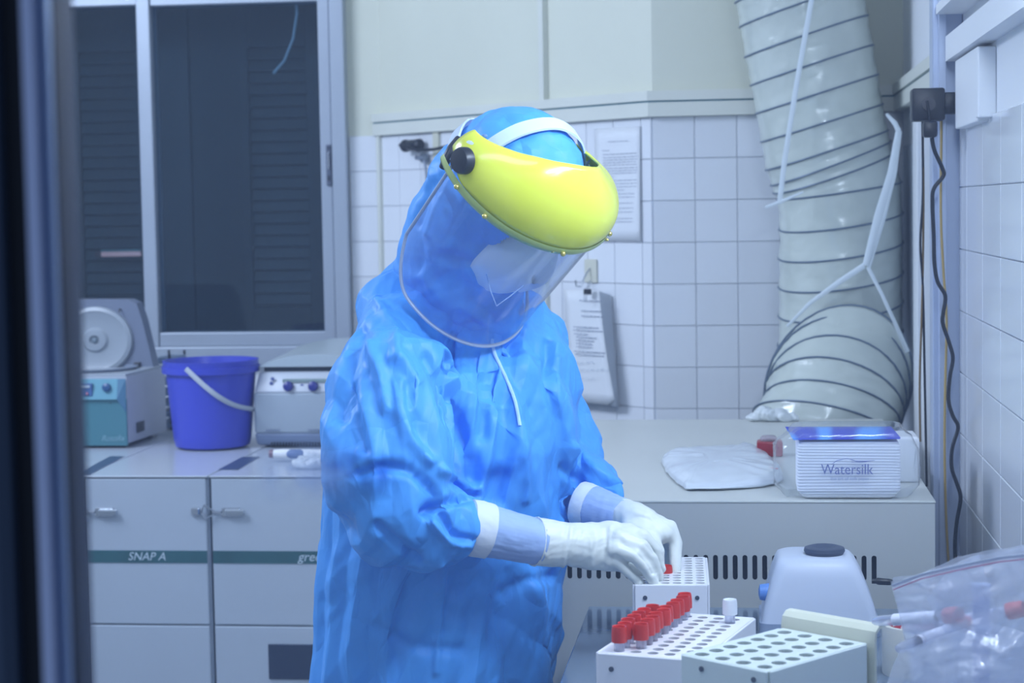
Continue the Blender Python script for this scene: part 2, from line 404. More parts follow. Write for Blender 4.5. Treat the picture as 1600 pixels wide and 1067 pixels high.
# window 1 -------------------------------------------------------------
W = thing('window_1', None, None, (wl, YB, wb)); W['kind'] = 'structure'
yw = YB-.03
def wbx(name, x0, y0, x1, y1, ya, yb, m=m_alu, bev=.003):
    a = at(x0, (y0+y1)/2, ya); b = at(x1, (y0+y1)/2, ya); t = at((x0+x1)/2, y0, ya); u = at((x0+x1)/2, y1, ya)
    return MB().b2((a.x, ya, u.z), (b.x, yb, t.z), bev).build(name, m, W)
zt_ = wt; zb_ = wb
def vb(name, pxl, pxr, z0, z1, ya, yb, m=m_alu):   # vertical bar given by pixel x at mid height
    a = at(pxl, 260, ya).x; b = at(pxr, 260, ya).x
    return MB().b2((a, ya, z0), (b, yb, z1), .003).build(name, m, W)
zsill = at(400, 541, yw).z; zrail = at(400, 519, yw).z; ztop = at(400, 4, yw).z
vb('window_frame', 519, 541, zb_, zt_, yw-.01, YB+.10)
vb('window_stile', 501, 519, zsill, ztop+.09, yw+.008, YB+.05)
vb('window_stile', 219, 240, zsill, ztop+.09, yw+.008, YB+.05)
vb('window_stile', 60, 82, zsill, ztop+.09, yw+.02, YB+.06)
vb('window_frame', -190, -170, zb_, zt_, yw, YB+.10)
xl = at(240, 260, yw).x; xr = at(502, 260, yw).x; xll = at(-170, 260, yw).x; xm = at(220, 260, yw).x
MB().b2((xl, yw+.009, zsill), (xr, YB+.05, zrail), .003).build('window_rail', m_alu, W)
MB().b2((xl, yw+.009, ztop), (xr, YB+.05, ztop+.05), .003).build('window_rail', m_alu, W)
MB().b2((xll, yw+.02, zsill), (xm, YB+.06, at(170, 500, yw).z), .003).build('window_rail', m_alu, W)
MB().b2((xll, yw+.02, at(170, 8, yw).z), (xm, YB+.06, ztop+.05), .003).build('window_rail', m_alu, W)
MB().b2((wl, yw-.012, wb-.012), (wr, YB+.10, zsill), .003).build('window_sill', m_alu, W)
MB().b2((wl, yw-.004, ztop+.05), (wr, YB+.10, ztop+.09), .003).build('window_frame', m_alu, W)
gl = film('window_glass', (.70, .80, .86), (.30, .42, .5), .035, .03, 1.45)
MB().b2((xl, YB+.002, zrail), (xr, YB+.006, ztop)).build('pane', gl, W)
MB().b2((xll, YB+.022, at(170, 500, yw).z), (xm, YB+.026, at(170, 8, yw).z)).build('pane', gl, W)
MB().b2((xl, YB+.002, ztop+.09), (xr, YB+.006, wt)).build('pane', gl, W)
c = at(514, 258, yw-.002)
lk = MB().b2((c.x-.008, yw-.001, c.z-.055), (c.x+.006, yw+.01, c.z+.055), .002).build('window_latch', mat('latch_zinc', (.10, .12, .17), .4, metal=.3), W)
MB().b2((c.x-.003, yw-.006, c.z-.012), (c.x+.001, yw, c.z+.035), .001).build('latch_lever', m_chrome, lk)
MB().box((c.x-.001, yw-.002, c.z-.035), (.005, .003, .014), None, .001).build('latch_screw', m_black, lk)
MB().box((c.x-.001, yw-.002, c.z+.046), (.005, .003, .005), None, .001).build('latch_screw', m_black, lk)
# louvred shutters outside
m_slat = mat('shutter_wood', (.020, .031, .042), .6, vary=.3, vscale=9)
m_slat2 = mat('shutter_board', (.015, .024, .034), .6, vary=.25, vscale=5)
YS = YB+.30
sh = thing('louvred_shutters', 'dark closed louvred shutters behind the window glass', 'shutter', (at(300, 500, YS).x, YS, .9))
def shb(x0, x1, nm, m=m_slat2, z0=None, z1=None, y0=YS, y1=YS+.03):
    a = at(x0, 300, YS).x; b = at(x1, 300, YS).x
    return MB().b2((a, y0, z0 or .85), (b, y1, z1 or 2.25), .002).build(nm, m, sh)
shb(-200, -20, 'shutter_panel'); shb(100, 128, 'shutter_stile'); shb(216, 300, 'shutter_stile'); shb(300, 378, 'shutter_panel', y0=YS+.01); shb(378, 392, 'shutter_stile'); shb(482, 560, 'shutter_stile')
shb(-20, 100, 'shutter_panel', y0=YS+.01)
shb(-200, 560, 'shutter_backing', m_dark, y0=YS+.06, y1=YS+.07)
z0s, z1s = at(300, 470, YS).z, at(300, 88, YS).z
n_sl = 22
for (a, b) in ((128, 216), (392, 482)):
    X0, X1 = at(a, 300, YS).x, at(b, 300, YS).x
    sm = MB().box((0, 0, 0), (X1-X0, .006, .030), Euler((-.35, 0, 0)).to_matrix(), .001, 1).data('slat'); sm.materials.append(m_slat)
    for k in range(n_sl):
        o = bpy.data.objects.new('slat', sm); COL.objects.link(o); o.parent = sh
        o.location = V((X0+X1)/2, YS+.015, z0s+(z1s-z0s)*k/(n_sl-1))-sh.location
    MB().b2((X0, YS, z1s+.02), (X1, YS+.03, 2.25), .002).build('shutter_rail', m_slat2, sh)
    MB().b2((X0, YS, .85), (X1, YS+.03, z0s-.02), .002).build('shutter_rail', m_slat2, sh)
# added glowing bar, stands in for a bright streak in the lower left pane
p = at(184, 397, YS-.03)
lp = thing('glowing_bar', 'small pinkish glowing bar added behind the left window pane', 'lamp', p)
MB().b2((p.x-.050, p.y-.004, p.z-.007), (p.x+.07, p.y+.004, p.z+.007), .003).build('tube', mat('lit_bar', (.8, .5, .5), .4, emit=((.9, .48, .46), .30)), lp)
MB().b2((p.x-.068, p.y-.006, p.z-.009), (p.x-.050, p.y+.006, p.z+.009), .002).build('end_cap', mat('bar_end', (.12, .05, .05), .5), lp)
MB().b2((p.x-.05, p.y-.006, p.z+.007), (p.x+.07, p.y+.006, p.z+.013), .002).build('housing_or_glow', mat('housing_or_glow', (.20, .36, .34), .5), lp)  # teal strip paints the glow above the bar
pth = [at(460, -20, YB+.05), at(464, 20, YB+.05), at(458, 60, YB+.05), at(444, 95, YB+.05), at(427, 115, YB+.05)]
tag(MB().tube(pth, .0035, 8).build('hanging_cable', mat('pale_cable', (.42, .52, .58), .5), smooth=True), 'pale curved cable hanging behind the upper window pane', 'cable')

# ================================================================== LEFT SIDE: refrigerated units
ZC = .90
YC = 4.0
m_unit = mat('unit_enamel', (.42, .48, .55), .30, bump=.015, bscale=60, vary=.03)  # unit enamels darkened: weak light on this side is put into the colour
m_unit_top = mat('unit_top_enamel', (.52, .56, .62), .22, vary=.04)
m_stripe = mat('green_stripe', (.030, .115, .130), .4, vary=.25, vscale=12)
m_lett = mat('pale_lettering', (.52, .62, .68), .5)
zc_e = at(330, 742, YC).z; ZC = zc_e
xs = [at(p, 742, YC).x for p in (-68, 130, 327.5, 525)]
xs.append(xs[-1]+(xs[2]-xs[1]))
ulab = ['white enamel laboratory unit at the far left, mostly behind the window frame', 'white enamel unit lettered SNAP A on its green stripe', 'white enamel unit lettered green, partly behind the blue gown', 'white enamel unit wholly behind the standing person']
for i in range(3):
    x0, x1 = xs[i]+.0015, xs[i+1]-.0015
    u = thing('cold_storage_unit', ulab[i], 'laboratory unit', ((x0+x1)/2, YC, 0), 'laboratory units along the back wall')
    MB().b2((x0, YC, .02), (x1, YB-.05, ZC-.004), .004).build('body', m_unit, u)
    zl = at(300, 975, YC).z
    MB().b2((x0+.004, YC-.012, zl+.0012), (x1-.004, YC+.001, ZC-.006), .003).build('upper_door', m_unit, u)
    MB().b2((x0+.004, YC-.012, .06), (x1-.004, YC+.001, zl-.0012), .003).build('lower_panel', m_unit, u)
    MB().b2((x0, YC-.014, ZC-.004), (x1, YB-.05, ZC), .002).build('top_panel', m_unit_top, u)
    zs = at((x0+x1)/2, 866, YC-.013).z; zs = at(230, 868, YC).z
    MB().b2((x0+.005, YC-.0135, zs-.0135), (x1-.005, YC-.0115, zs+.0135), .0003).build('green_stripe', m_stripe, u)
    if i == 1: text('lettering', 'SNAP A', frameM(V(at(229, 868, YC-.014).x, YC-.0138, zs), (1, 0, 0), (0, 0, 1)), .025, m_lett, u, .25)
    if i == 2: text('lettering', 'green', frameM(V(at(488, 866, YC-.014).x, YC-.0138, zs+.001), (1, 0, 0), (0, 0, 1)), .028, m_lett, u, .25)
    if i == 2:
        a = at(419, 1006, YC-.013); b = at(500, 1062, YC-.013)
        MB().b2((a.x, YC-.016, b.z), (b.x, YC-.011, a.z), .006, 3).build('display_window', mat('dark_window', (.02, .035, .07), .2), u)
    # latch: base plate, lever, hook loop on the neighbour
    c = at(365 if i == 2 else (167 if i == 1 else -30), 800, YC-.014)
    lt = MB().b2((c.x-.026, YC-.0175, c.z-.010), (c.x+.016, YC-.0125, c.z+.010), .002).build('latch', m_chrome, u)
    MB().b2((c.x-.018, YC-.0235, c.z-.007), (c.x+.026, YC-.0175, c.z+.007), .003).build('latch_lever', mat('brushed_steel', (.45, .49, .53), .3, metal=.9), lt)
    MB().tube([V(c.x-.026, YC-.019, c.z), V(c.x-.045, YC-.019, c.z+.001)], .003, 8).build('latch_hinge', m_chrome, lt)
    MB().tube([V(c.x-.04, YC-.019, c.z-.002), V(c.x-.060, YC-.019, c.z-.014), V(c.x-.070, YC-.019, c.z-.002), V(c.x-.064, YC-.019, c.z+.015), V(c.x-.042, YC-.019, c.z+.003)], .0021, 6).build('latch_loop', m_chrome, lt, smooth=True)
    if i < 2:
        c2 = at(306 if i == 1 else 108, 799, YC-.014)
        MB().b2((c2.x-.010, YC-.021, c2.z-.008), (c2.x+.010, YC-.0125, c2.z+.009), .003).build('latch_catch', m_chrome, u)
    # dark printed band on the top
    q = {1: [(172, 713), (194, 713), (140, 742), (118, 742)], 2: [(378, 714), (406, 714), (372, 734), (341, 734)], 0: [(-30, 713), (-8, 713), (-62, 742), (-84, 742)]}[i]
    pts = [atz(a, b, ZC+.0004) for a, b in q]
    MB().prism(pts, (0, 0, .0006)).build('top_label', mat('dark_label', (.05, .075, .14), .35), u)

# blue bucket
YBK = atz(318, 705, ZC).y
cb = at(318, 705, YBK); cb = V(cb.x, YBK+.0, ZC)
rt_ = (at(393, 570, YBK).x-at(240, 570, YBK).x)/2*.97; rb_ = (at(380, 690, YBK).x-at(262, 690, YBK).x)/2
ht = at(318, 566, YBK).z-ZC
cb.y += rb_*.9; 
bk = thing('bucket', 'round royal blue plastic bucket with a white handle', 'bucket', cb)
m_blue = mat('blue_plastic', (.045, .060, .50), .32, bump=.02, bscale=40, sss=.05)
t_ = .003
MB().lathe([(0.001, .002), (rb_-.012, .002), (rb_-.003, .006), (rb_, .016), (rb_*1.02, .03), (rt_-.008, ht-.030), (rt_-.002, ht-.028), (rt_-.001, ht-.003), (rt_, ht), (rt_-.005, ht), (rt_-.011, ht-.03), (rb_-.004, .02), (0.001, .008)], n=48).build('pail', m_blue, bk, True, True)
MB().lathe([(rt_-.003, ht-.030), (rt_+.001, ht-.029), (rt_+.002, ht-.014), (rt_-.001, ht-.013)], n=48, caps=False).build('rim_band', m_blue, bk, True, True)
hp = []
for k in range(25):
    t = k/24
    ang_ = math.pi*t
    # swings down on the camera side, hinged left-front and right-back
    x0 = V(-.027, -rt_-.001, ht-.012); x1 = V(rt_*1.0, .03, ht*.40)
    p = x0.lerp(x1, t); bul = math.sin(math.pi*t)
    p += V(.02*bul, -.030*bul-.028*math.sin(math.pi*min(1, t*1.1)), -.022*bul)
    hp.append(p)
hp += [V(rt_+.003, .045, ht*.43), V(rt_+.003, .06, ht*.55), V(rt_+.003, .065, ht-.02)]
for p in hp:   # keep outside the pail
    rr = math.hypot(p.x, p.y); lim = rb_+(rt_-rb_)*p.z/ht+.006
    if rr < lim: p.x *= lim/rr; p.y *= lim/rr
MB().tube(hp, [(.0065, .0022)]*len(hp), 10, flat=(0, 0, 1)).build('handle', mat('handle_plastic', (.45, .49, .54), .35), bk, True, True)

# ---- centrifuge with the lid up (teal front)
yc0 = atz(190, 700, ZC).y+.0
c0 = V(at(118, 690, yc0).x, yc0, ZC)
XL_, XRr = at(60, 690, yc0).x, at(201, 690, yc0).x
zf_t = at(190, 589, yc0).z
ct = thing('open_centrifuge', 'teal fronted centrifuge with its lid standing open, beside the blue bucket', 'centrifuge', ((XL_+XRr)/2, yc0, ZC))
yb_ = yc0+.27
m_cw = mat('centrifuge_white', (.44, .47, .54), .38, vary=.04); m_tealp = mat('teal_front', (.060, .19, .23), .4, vary=.05); m_teall = mat('light_teal_console', (.12, .32, .40), .4)
xe = V(at(246, 640, yb_).x, 0, 0).x
# slightly tapered body in plan so that the right side shows
MB().prism([(XL_, yc0, ZC+.012), (XRr, yc0, ZC+.012), (XRr+.012, yb_, ZC+.012), (XL_, yb_, ZC+.012)], (0, 0, zf_t-ZC-.012)).build('housing', m_cw, ct)
MB().b2((XL_+.004, yc0-.006, ZC+.006), (XRr-.001, yc0+.002, zf_t-.052), .002).build('front_panel', m_tealp, ct)
pr = [(XL_+.004, yc0-.006, zf_t-.053), (XL_+.004, yc0-.014, zf_t-.053), (XL_+.004, yc0-.002, zf_t-.004), (XL_+.004, yc0+.001, zf_t-.004)]
w_ = XRr-XL_-.026
MB().prism([Vector(a) for a in pr], (w_, 0, 0)).build('console', m_teall, ct)
MB().loft([[Vector(pr[0])+V(w_, 0, 0), Vector(pr[1])+V(w_, 0, 0), Vector(pr[2])+V(w_, 0, 0)], [V(XRr-.002, yc0-.005, zf_t-.085), V(XRr-.002, yc0-.007, zf_t-.085), V(XRr-.002, yc0-.002, zf_t-.004)]]).build('console_cheek', mat('teal_cheek', (.06, .17, .27), .45), ct)
def onc(px, py): return at(px, py, yc0-.012)
c = onc(166, 606)
MB().lathe([(.0105, 0), (.0105, .006), (.0095, .010), (.004, .012)], c+V(0, .006, 0), 24, Euler((math.pi/2-.2, 0, 0)).to_matrix()).build('dial', mat('dial_blue', (.02, .08, .20), .35), ct, True)
c = onc(136, 608); MB().b2((c.x-.040, c.y-.002, c.z-.017), (c.x+.013, c.y+.006, c.z+.014), .001).build('key_panel', mat('key_panel', (.06, .13, .30), .4), ct)
c = onc(132, 604); MB().b2((c.x-.03, c.y-.004, c.z-.003), (c.x+.014, c.y+.004, c.z+.003), .0008).build('display', mat('pale_display', (.42, .5, .56), .4), ct)
c = onc(136, 615); MB().ell(c+V(0, -.003, 0), (.0042, .003, .0035)).build('stop_key', mat('pink_key', (.55, .22, .30), .4), ct, True)
c = at(173, 630, yc0-.006); MB().ell(c, (.0018, .0015, .0018)).build('lock_hole', m_black, ct, True)
text('lettering', 'Rotofix', frameM(at(176, 685, yc0-.0068)+V(0, 0, 0), (1, 0, 0), (0, 0, 1)), .019, mat('faint_script', (.22, .40, .46), .5), ct, .35)
MB().box(((XL_+XRr)/2, yc0+.03, ZC+.006), (.20, .03, .012), None, .002).build('foot', m_black, ct); MB().box(((XL_+XRr)/2, yb_-.04, ZC+.006), (.20, .03, .012), None, .002).build('foot', m_black, ct)
# rim and lid
MB().prism([(XL_+.002, yc0+.003, zf_t), (XRr-.004, yc0+.003, zf_t), (XRr+.008, yb_-.005, zf_t), (XL_+.002, yb_-.005, zf_t)], (0, 0, .007)).build('deck', mat('deck_grey', (.36, .40, .45), .4), ct)
cx = at(150, 580, yc0+.16).x
MB().lathe([(.105, 0), (.112, .008), (.098, .008), (.092, -.001)], (cx, yc0+.135, zf_t+.006), 40).build('chamber_ring', mat('chamber_rubber', (.22, .26, .33), .4), ct, True)
yl = yb_-.06
def pl(px, py, dy=0): return at(px, py, yl+dy)
lid_o = [pl(36, 580), pl(52, 480), pl(60, 468), pl(200, 468), pl(213, 474), pl(222, 500), pl(241, 580)]
MB().prism(lid_o, (0, .05, 0)).build('lid', mat('lid_grey', (.17, .20, .27), .4, vary=.05), ct)
lc = pl(151, 531)
MB().lathe([(.080, .001), (.078, .010), (.070, .013), (.066, .010), (.030, .011), (.024, .018), (.012, .019), (.008, .012)], lc, 44, Matrix.Diagonal((1.2, 1, 1.06)) @ Euler((math.pi/2, 0, 0)).to_matrix()).build('lid_disc', mat('lid_disc_white', (.30, .34, .38), .35), ct, True)  # disc colour darkened to stand for the dim light on the left
MB().ell(lc+V(0, -.014, 0), (.008, .005, .008)).build('lid_hub', mat('hub_dark', (.15, .20, .24), .4), ct, True)
c = pl(189, 484); MB().tube([c, c+V(0, -.012, .003), c+V(0, -.014, -.006)], .0018, 6).build('lid_catch', m_black, ct)
c = pl(216, 573); MB().b2((c.x-.009, yl-.008, c.z-.012), (c.x+.007, yl+.002, c.z+.012), .002).build('lid_hinge', m_black, ct)
c = at(221, 676, yc0+.05)
vg = MB()
for k in range(5): vg.b2((XRr-.001+.0005*k, yc0+.055+k*.012, ZC+.03), (XRr+.006, yc0+.062+k*.012, ZC+.055), .0005)
vg.build('side_vent', m_black, ct)
# ribbed crate/radiator behind it
cr = thing('slotted_plastic_basket', 'dark slotted basket squeezed between open centrifuge and bucket', 'basket', (at(252, 690, 4.85).x, 4.85, ZC))
xa, xb = at(244, 640, 4.85).x, at(272, 640, 4.85).x
for k in range(7): MB().b2((xa, 4.83, ZC+.006+k*.028), (xb, 4.97, ZC+.020+k*.028), .002).build('slat', mat('basket_grey', (.20, .27, .38), .5), cr)
for dx in (0, 1):
    for dy in (4.83, 4.965): 
        xx = xa+(xb-xa-.006)*dx; MB().b2((xx, dy, ZC), (xx+.006, dy+.005, ZC+.20), .001).build('corner_post', m_black, cr)

# ---- closed white centrifuge
yd = atz(440, 700, ZC).y
XA, XB = at(397, 660, yd).x, at(397, 660, yd).x+.30
zt = at(450, 582, yd).z; dz = zt-ZC
ce = thing('closed_centrifuge', 'white benchtop centrifuge with closed lid and two dark blue knobs', 'centrifuge', ((XA+XB)/2, yd, ZC))
m_cb = mat('centrifuge_body', (.34, .40, .46), .4); m_cc = mat('centrifuge_console', (.50, .54, .60), .35)
def slab(z0, z1, y0a, y1a, in0=0, in1=0, back=.38):
    r0 = [(XA+in0, yd+y0a), (XB-in0, yd+y0a), (XB-in0, yd+back), (XA+in0, yd+back)]
    r1 = [(XA+in1, yd+y1a), (XB-in1, yd+y1a), (XB-in1, yd+back), (XA+in1, yd+back)]
    m_ = MB().loft([[(a, b, z0) for a, b in r0], [(a, b, z1) for a, b in r1]])
    me = m_.data('x'); bm = bmesh.new(); bm.from_mesh(me); bmesh.ops.bevel(bm, geom=list(bm.edges), offset=.007, segments=3, affect='EDGES', profile=.5)
    return MB().bm(bm)
slab(ZC+.006, ZC+dz*.20, .004, 0, .004, 0).build('base', mat('centrifuge_base', (.15, .20, .31), .45), ce, True)
slab(ZC+dz*.19, ZC+dz*.74, 0, -.002).build('housing', m_cb, ce, True)
slab(ZC+dz*.73, ZC+dz, -.004, .02, .002, .010).build('console', m_cc, ce, True)
MB().b2((XA+.02, yd+.03, ZC+dz-.002), (XB-.02, yd+.36, ZC+dz+.013), .003).build('lid_gap', m_dark, ce)
lidp = []
for k in range(13):
    t = k/12; x = XA+.008+(XB-XA-.016)*t; lidp.append((x, ZC+dz+.012+.030*math.sin(math.pi*t)**.7))
ring = [(x, yd+.018, z) for x, z in lidp]
MB().loft([[V(XA+.008, yd+.018, ZC+dz+.012)]+[V(*p) for p in ring]+[V(XB-.008, yd+.018, ZC+dz+.012)], [V(XA+.02, yd+.38, ZC+dz+.012)]+[V(p[0], yd+.38, p[2]+.014) for p in ring]+[V(XB-.02, yd+.38, ZC+dz+.012)]]).build('lid', mat('centrifuge_lid', (.42, .49, .53), .35), ce, True)
def onf(px, py, dy=-.004): return at(px, py, yd+dy)
for px in (451, 490):
    c = onf(px, 604, .004); MB().lathe([(.0125, 0), (.0125, .006), (.0108, .013), (.004, .015)], c, 28, Euler((math.pi/2-.2, 0, 0)).to_matrix()).build('knob', mat('knob_blue', (.015, .02, .20), .3), ce, True)
for (px, py) in ((426, 592), (424, 599), (472, 603), (470, 610)):
    c = onf(px, py, .006); MB().lathe([(.0045, 0), (.0045, .002), (.002, .002)], c, 16, Euler((math.pi/2-.2, 0, 0)).to_matrix()).build('button', mat('button_blue', (.06, .09, .28), .4), ce, True)
a = onf(442, 592, .009); b = onf(515, 597, .009)
MB().b2((a.x, yd+.004, b.z), (b.x, yd+.02, a.z), .0005).build('display', mat('lcd', (.25, .33, .33), .3), ce)
mt = mat('dark_print', (.08, .11, .22), .5)
text('lettering', 'eppendorf', frameM(onf(426, 672, -.0035), (1, 0, 0), (0, 0, 1)), .0082, mt, ce)
text('lettering', 'Centrifuge', frameM(onf(492, 672, -.0035), (1, 0, 0), (0, 0, 1)), .0080, mt, ce)
vn = MB()
for k in range(22):
    c = onf(424+k*4.6, 694, -.001); vn.b2((c.x-.0012, yd-.0005, c.z-.005), (c.x+.0012, yd+.004, c.z+.005))
tag(vn.build('vent_slots', m_black, ce), kind='stuff')
for dx in (.03, .27): MB().lathe([(.010, 0), (.010, .008)], (XA+dx, yd+.04, ZC), 14).build('foot', m_black, ce)

# ---- pipette controller on the unit
yp = atz(455, 722, ZC).y
c = at(455, 709, yp)
pg = thing('pipette', 'white hand pipette with a blue grip lying on the unit', 'pipette', V(c.x, yp, ZC))
r_ = .011
MB().tube([c+V(-.040, 0, 0), c+V(-.02, 0, 0), c+V(.05, 0, 0), c+V(.10, .01, -.002), c+V(.17, .02, -.006)], [.0098, .011, .010, .009, .004], 16).build('barrel', m_wplast, pg, True)
MB().tube([c+V(-.012, -.003, .000), c+V(0, -.004, 0), c+V(.022, -.004, 0), c+V(.035, -.003, .003)], [.006, .0105, .0105, .004], 16).build('grip', mat('grip_blue', (.10, .16, .33), .5), pg, True)
MB().tube([c+V(-.050, 0, 0), c+V(-.041, 0, 0)], [.009, .010], 16).build('end_cap', mat('cap_red_grey', (.20, .12, .15), .4), pg, True)
# crumpled gloves beside it
gb = MB(); 
for k in range(9): gb.ell(atz(470+k*7, 733-(k % 3)*5, ZC)+V(0, 0, .010), (.020, .016, .011), Euler((.3*k, .4, k)).to_matrix(), 12, 8)
me = remesh(gb, .0025, 4); co, nn = pack(me); co += nn*(crumple(co, 3, 45)*.004)[:, None]; co[:, 2] = np.maximum(co[:, 2], ZC+.0005); unpack(me, co)
tag(obj('crumpled_tissue', me, mat('tissue_white', (.74, .78, .80), .7), smooth=True), 'crumpled white tissue lying under the pipette', 'tissue')
# ================================================================== LARGE BEIGE CABINET (with slotted front)
YK = 2.80; ZK = at(1200, 782, YK).z; YKB = atz(1150, 655, ZK).y
KX0, KX1 = -.34, at(1461, 780, YK).x
kb = thing('slotted_metal_cabinet', 'large beige metal cabinet with a row of dark vertical slots, along the right', 'cabinet', ((KX0+KX1)/2, YK, 0))
zsl0, zsl1 = at(1150, 906, YK).z, at(1150, 867, YK).z
dpx = at(1015.2, 885, YK).x-at(1000, 885, YK).x
xsl = at(1118, 885, YK).x
front = MB().b2((KX0, YK, .02), (KX1, YK+.003, ZK-.004))
cutm = MB(); wsl = .0072
k0 = int((KX0+.05-xsl)/dpx); xs_ = [xsl+dpx*k for k in range(k0, 17)]
for x in xs_:
    r = wsl/2; pts = []
    for j in range(9): a = math.pi*j/8; pts.append((x+r*math.cos(a), YK-.01, zsl1-r+r*math.sin(a)))
    for j in range(9): a = math.pi+math.pi*j/8; pts.append((x+r*math.cos(a), YK-.01, zsl0+r+r*math.sin(a)))
    cutm.prism(pts, (0, .03, 0))
me = cut(front, cutm); obj('front_panel', me, m_beige, kb)
MB().b2((KX0, YK+.003, .02), (KX0+.003, YKB, ZK-.004)).build('side_panel', m_beige, kb)
MB().b2((KX1-.003, YK+.003, .02), (KX1, YKB, ZK-.004)).build('side_panel', m_beige, kb)
MB().b2((KX0, YKB-.003, .02), (KX1, YKB, ZK-.004)).build('back_panel', m_beige, kb)
MB().b2((KX0-.001, YK-.001, ZK-.004), (KX1+.001, YKB, ZK), .0015).build('top_panel', mat('beige_top', (.60, .62, .58), .35, bump=.02, bscale=50, vary=.05), kb)
MB().b2((KX0+.01, YK+.02, zsl0-.05), (KX1-.01, YK+.023, zsl1+.05)).build('grille_backing', m_dark, kb)
MB().b2((KX0+.02, YK+.03, 0), (KX1-.02, YKB-.03, .02)).build('plinth', m_black, kb)

# bench ---------------------------------------------------------------
ZB = at(1160, 949, 2.714).z
BX0 = at(920, 949, 2.714).x; BX1 = XR-.004
bn = thing('steel_bench', 'glossy steel work bench carrying the tube racks', 'bench', (0.07, 2.0, 0))
MB().b2((BX0, 1.15, ZB-.03), (BX1, 2.714, ZB), .0015).build('bench_top', m_steel, bn)
for x in (BX0+.03, BX1-.03):
    for y in (1.2, 2.66): MB().b2((x-.02, y-.02, 0), (x+.02, y+.02, ZB-.03), .002).build('leg', m_alu, bn)
MB().b2((BX0+.03, 1.2, .25), (BX1-.03, 2.66, .27), .002).build('shelf', m_steel, bn)

# ================================================================== DUCT
m_duct = mat('duct_film', (.62, .68, .62), .20, bump=.55, bscale=20, vary=.12, vscale=14, spec=.8, detail=5)
m_wire = mat('duct_wire', (.13, .18, .25), .4, metal=.2)
dt = thing('flexible_air_duct', 'wide translucent white flexible duct with spiral wire hoops, folded at the bottom', 'duct', (at(1310, 600, 4.15).x, 4.15, ZK))
def ring3(L, R, b, Y, n=40, sc=1.0):
    Lp, Rp = at(*L, Y), at(*R, Y); C = (Lp+Rp)/2; Uv = (Rp-Lp)/2; r = Uv.length
    P = V(-Uv.z, 0, Uv.x).normalized()
    bb = b*Y/FPX; fy = math.sqrt(max(r*r-bb*bb, (.22*r)**2))
    Vv = P*bb+V(0, -fy, 0)
    return [C+(Uv*math.cos(a)+Vv*math.sin(a))*sc for a in [2*math.pi*k/n for k in range(n)]]
YD = 4.225
up = [((1132, -95), (1334, -165), -4), ((1140, -45), (1342, -110), -4), ((1148, 5), (1350, -55), -4), ((1155, 43), (1351, -24), -4), ((1163, 90), (1357, 24), -4), ((1172, 134), (1365, 70), -4), ((1180, 178), (1373, 116), -4), ((1188, 222), (1380, 162), -4), ((1196, 266), (1388, 203), -4), ((1204, 290), (1392, 220), -5), ((1208, 302), (1395, 238), -8), ((1214, 312), (1409, 284), -4), ((1217, 359), (1411, 331), -10), ((1216, 404), (1411, 377), -11), ((1216, 449), (1411, 424), -12), ((1216, 494), (1411, 469), -13), ((1215, 540), (1411, 515), -14)]
low = [((1207, 560), (1412, 650), 132, 4.09), ((1205, 566), (1411, 652), 117, 4.085), ((1203, 582), (1410, 655), 96, 4.08), ((1197, 596), (1409, 660), 72, 4.07), ((1194, 617), (1405, 668), 52, 4.06), ((1177, 640), (1398, 690), 42, 4.05), ((1166, 668), (1390, 720), 36, 4.04), ((1160, 705), (1385, 760), 30, 4.03), ((1158, 760), (1383, 810), 20, 4.03)]
rings = [ring3(a, b, c, YD) for a, b, c in up]+[ring3((1214, 562), (1411, 545), -6, YD-.02, sc=.96)]
def filmloft(rs):
    out = []
    for i in range(len(rs)-1):
        out.append(rs[i])
        for t in (.25, .5, .75):
            c = sum((a.lerp(b, t) for a, b in zip(rs[i], rs[i+1])), Vector())/len(rs[i])
            out.append([c+(a.lerp(b, t)-c)*(1-.014*math.sin(math.pi*t)) for a, b in zip(rs[i], rs[i+1])])
    out.append(rs[-1]); return out
def crinkled(rs, nm):
    me = MB().loft(filmloft(rs), True, False).data(nm)
    bm = bmesh.new(); bm.from_mesh(me); bmesh.ops.subdivide_edges(bm, edges=bm.edges, cuts=1, use_grid_fill=True); bm.to_mesh(me); bm.free()
    co, nn = pack(me); co += nn*(crumple(co, 5, 28, .7)*.0026-.0012)[:, None]; unpack(me, co)
    return obj(nm, me, m_duct, dt, True, angle=180)
crinkled(rings, 'duct_sleeve')
lowr = [ring3(a, b, c, y) for a, b, c, y in low]
crinkled([ring3((1222, 545), (1404, 600), 60, 4.12, sc=.93)]+lowr, 'duct_fold')
for r_ in rings[:-1]+lowr:
    MB().tube(r_+[r_[0]], .0021, 6, caps=False).build('wire_hoop', m_wire, dt, True)
# hanging straps
m_str = mat('plastic_string', (.72, .80, .84), .35, sss=.1)
yS = YD-.165
tag(MB().tube([at(1272, -60, yS), at(1268, 0, yS), at(1245, 130, yS), at(1226, 250, yS), at(1218, 318, yS)], [(.0009, .0055)]*5, 8, flat=(0, -1, 0)).build('plastic_ribbon', m_str, smooth=True), 'long thin white ribbon hanging down the front of the duct', 'ribbon')
tag(MB().tube([at(1196, 324, yS), at(1218, 316, yS), at(1255, 300, yS)], [(.0007, .003), (.0009, .004), (.0007, .002)], 8, flat=(0, -1, 0)).build('plastic_tie', m_str, smooth=True), 'short white tie knotted at the lower end of the long ribbon', 'tie')
y2 = 3.93
hk = thing('hanging_band', 'white plastic band tied to the wall post and forking round the folded duct end', 'band', at(1352, 415, y2))
MB().tube([at(1385, 178, y2), at(1398, 192, y2), at(1404, 205, y2)], [(.001, .003), (.002, .005), (.002, .005)], 8, flat=(0, -1, 0)).build('band_knot', m_str, hk, True)
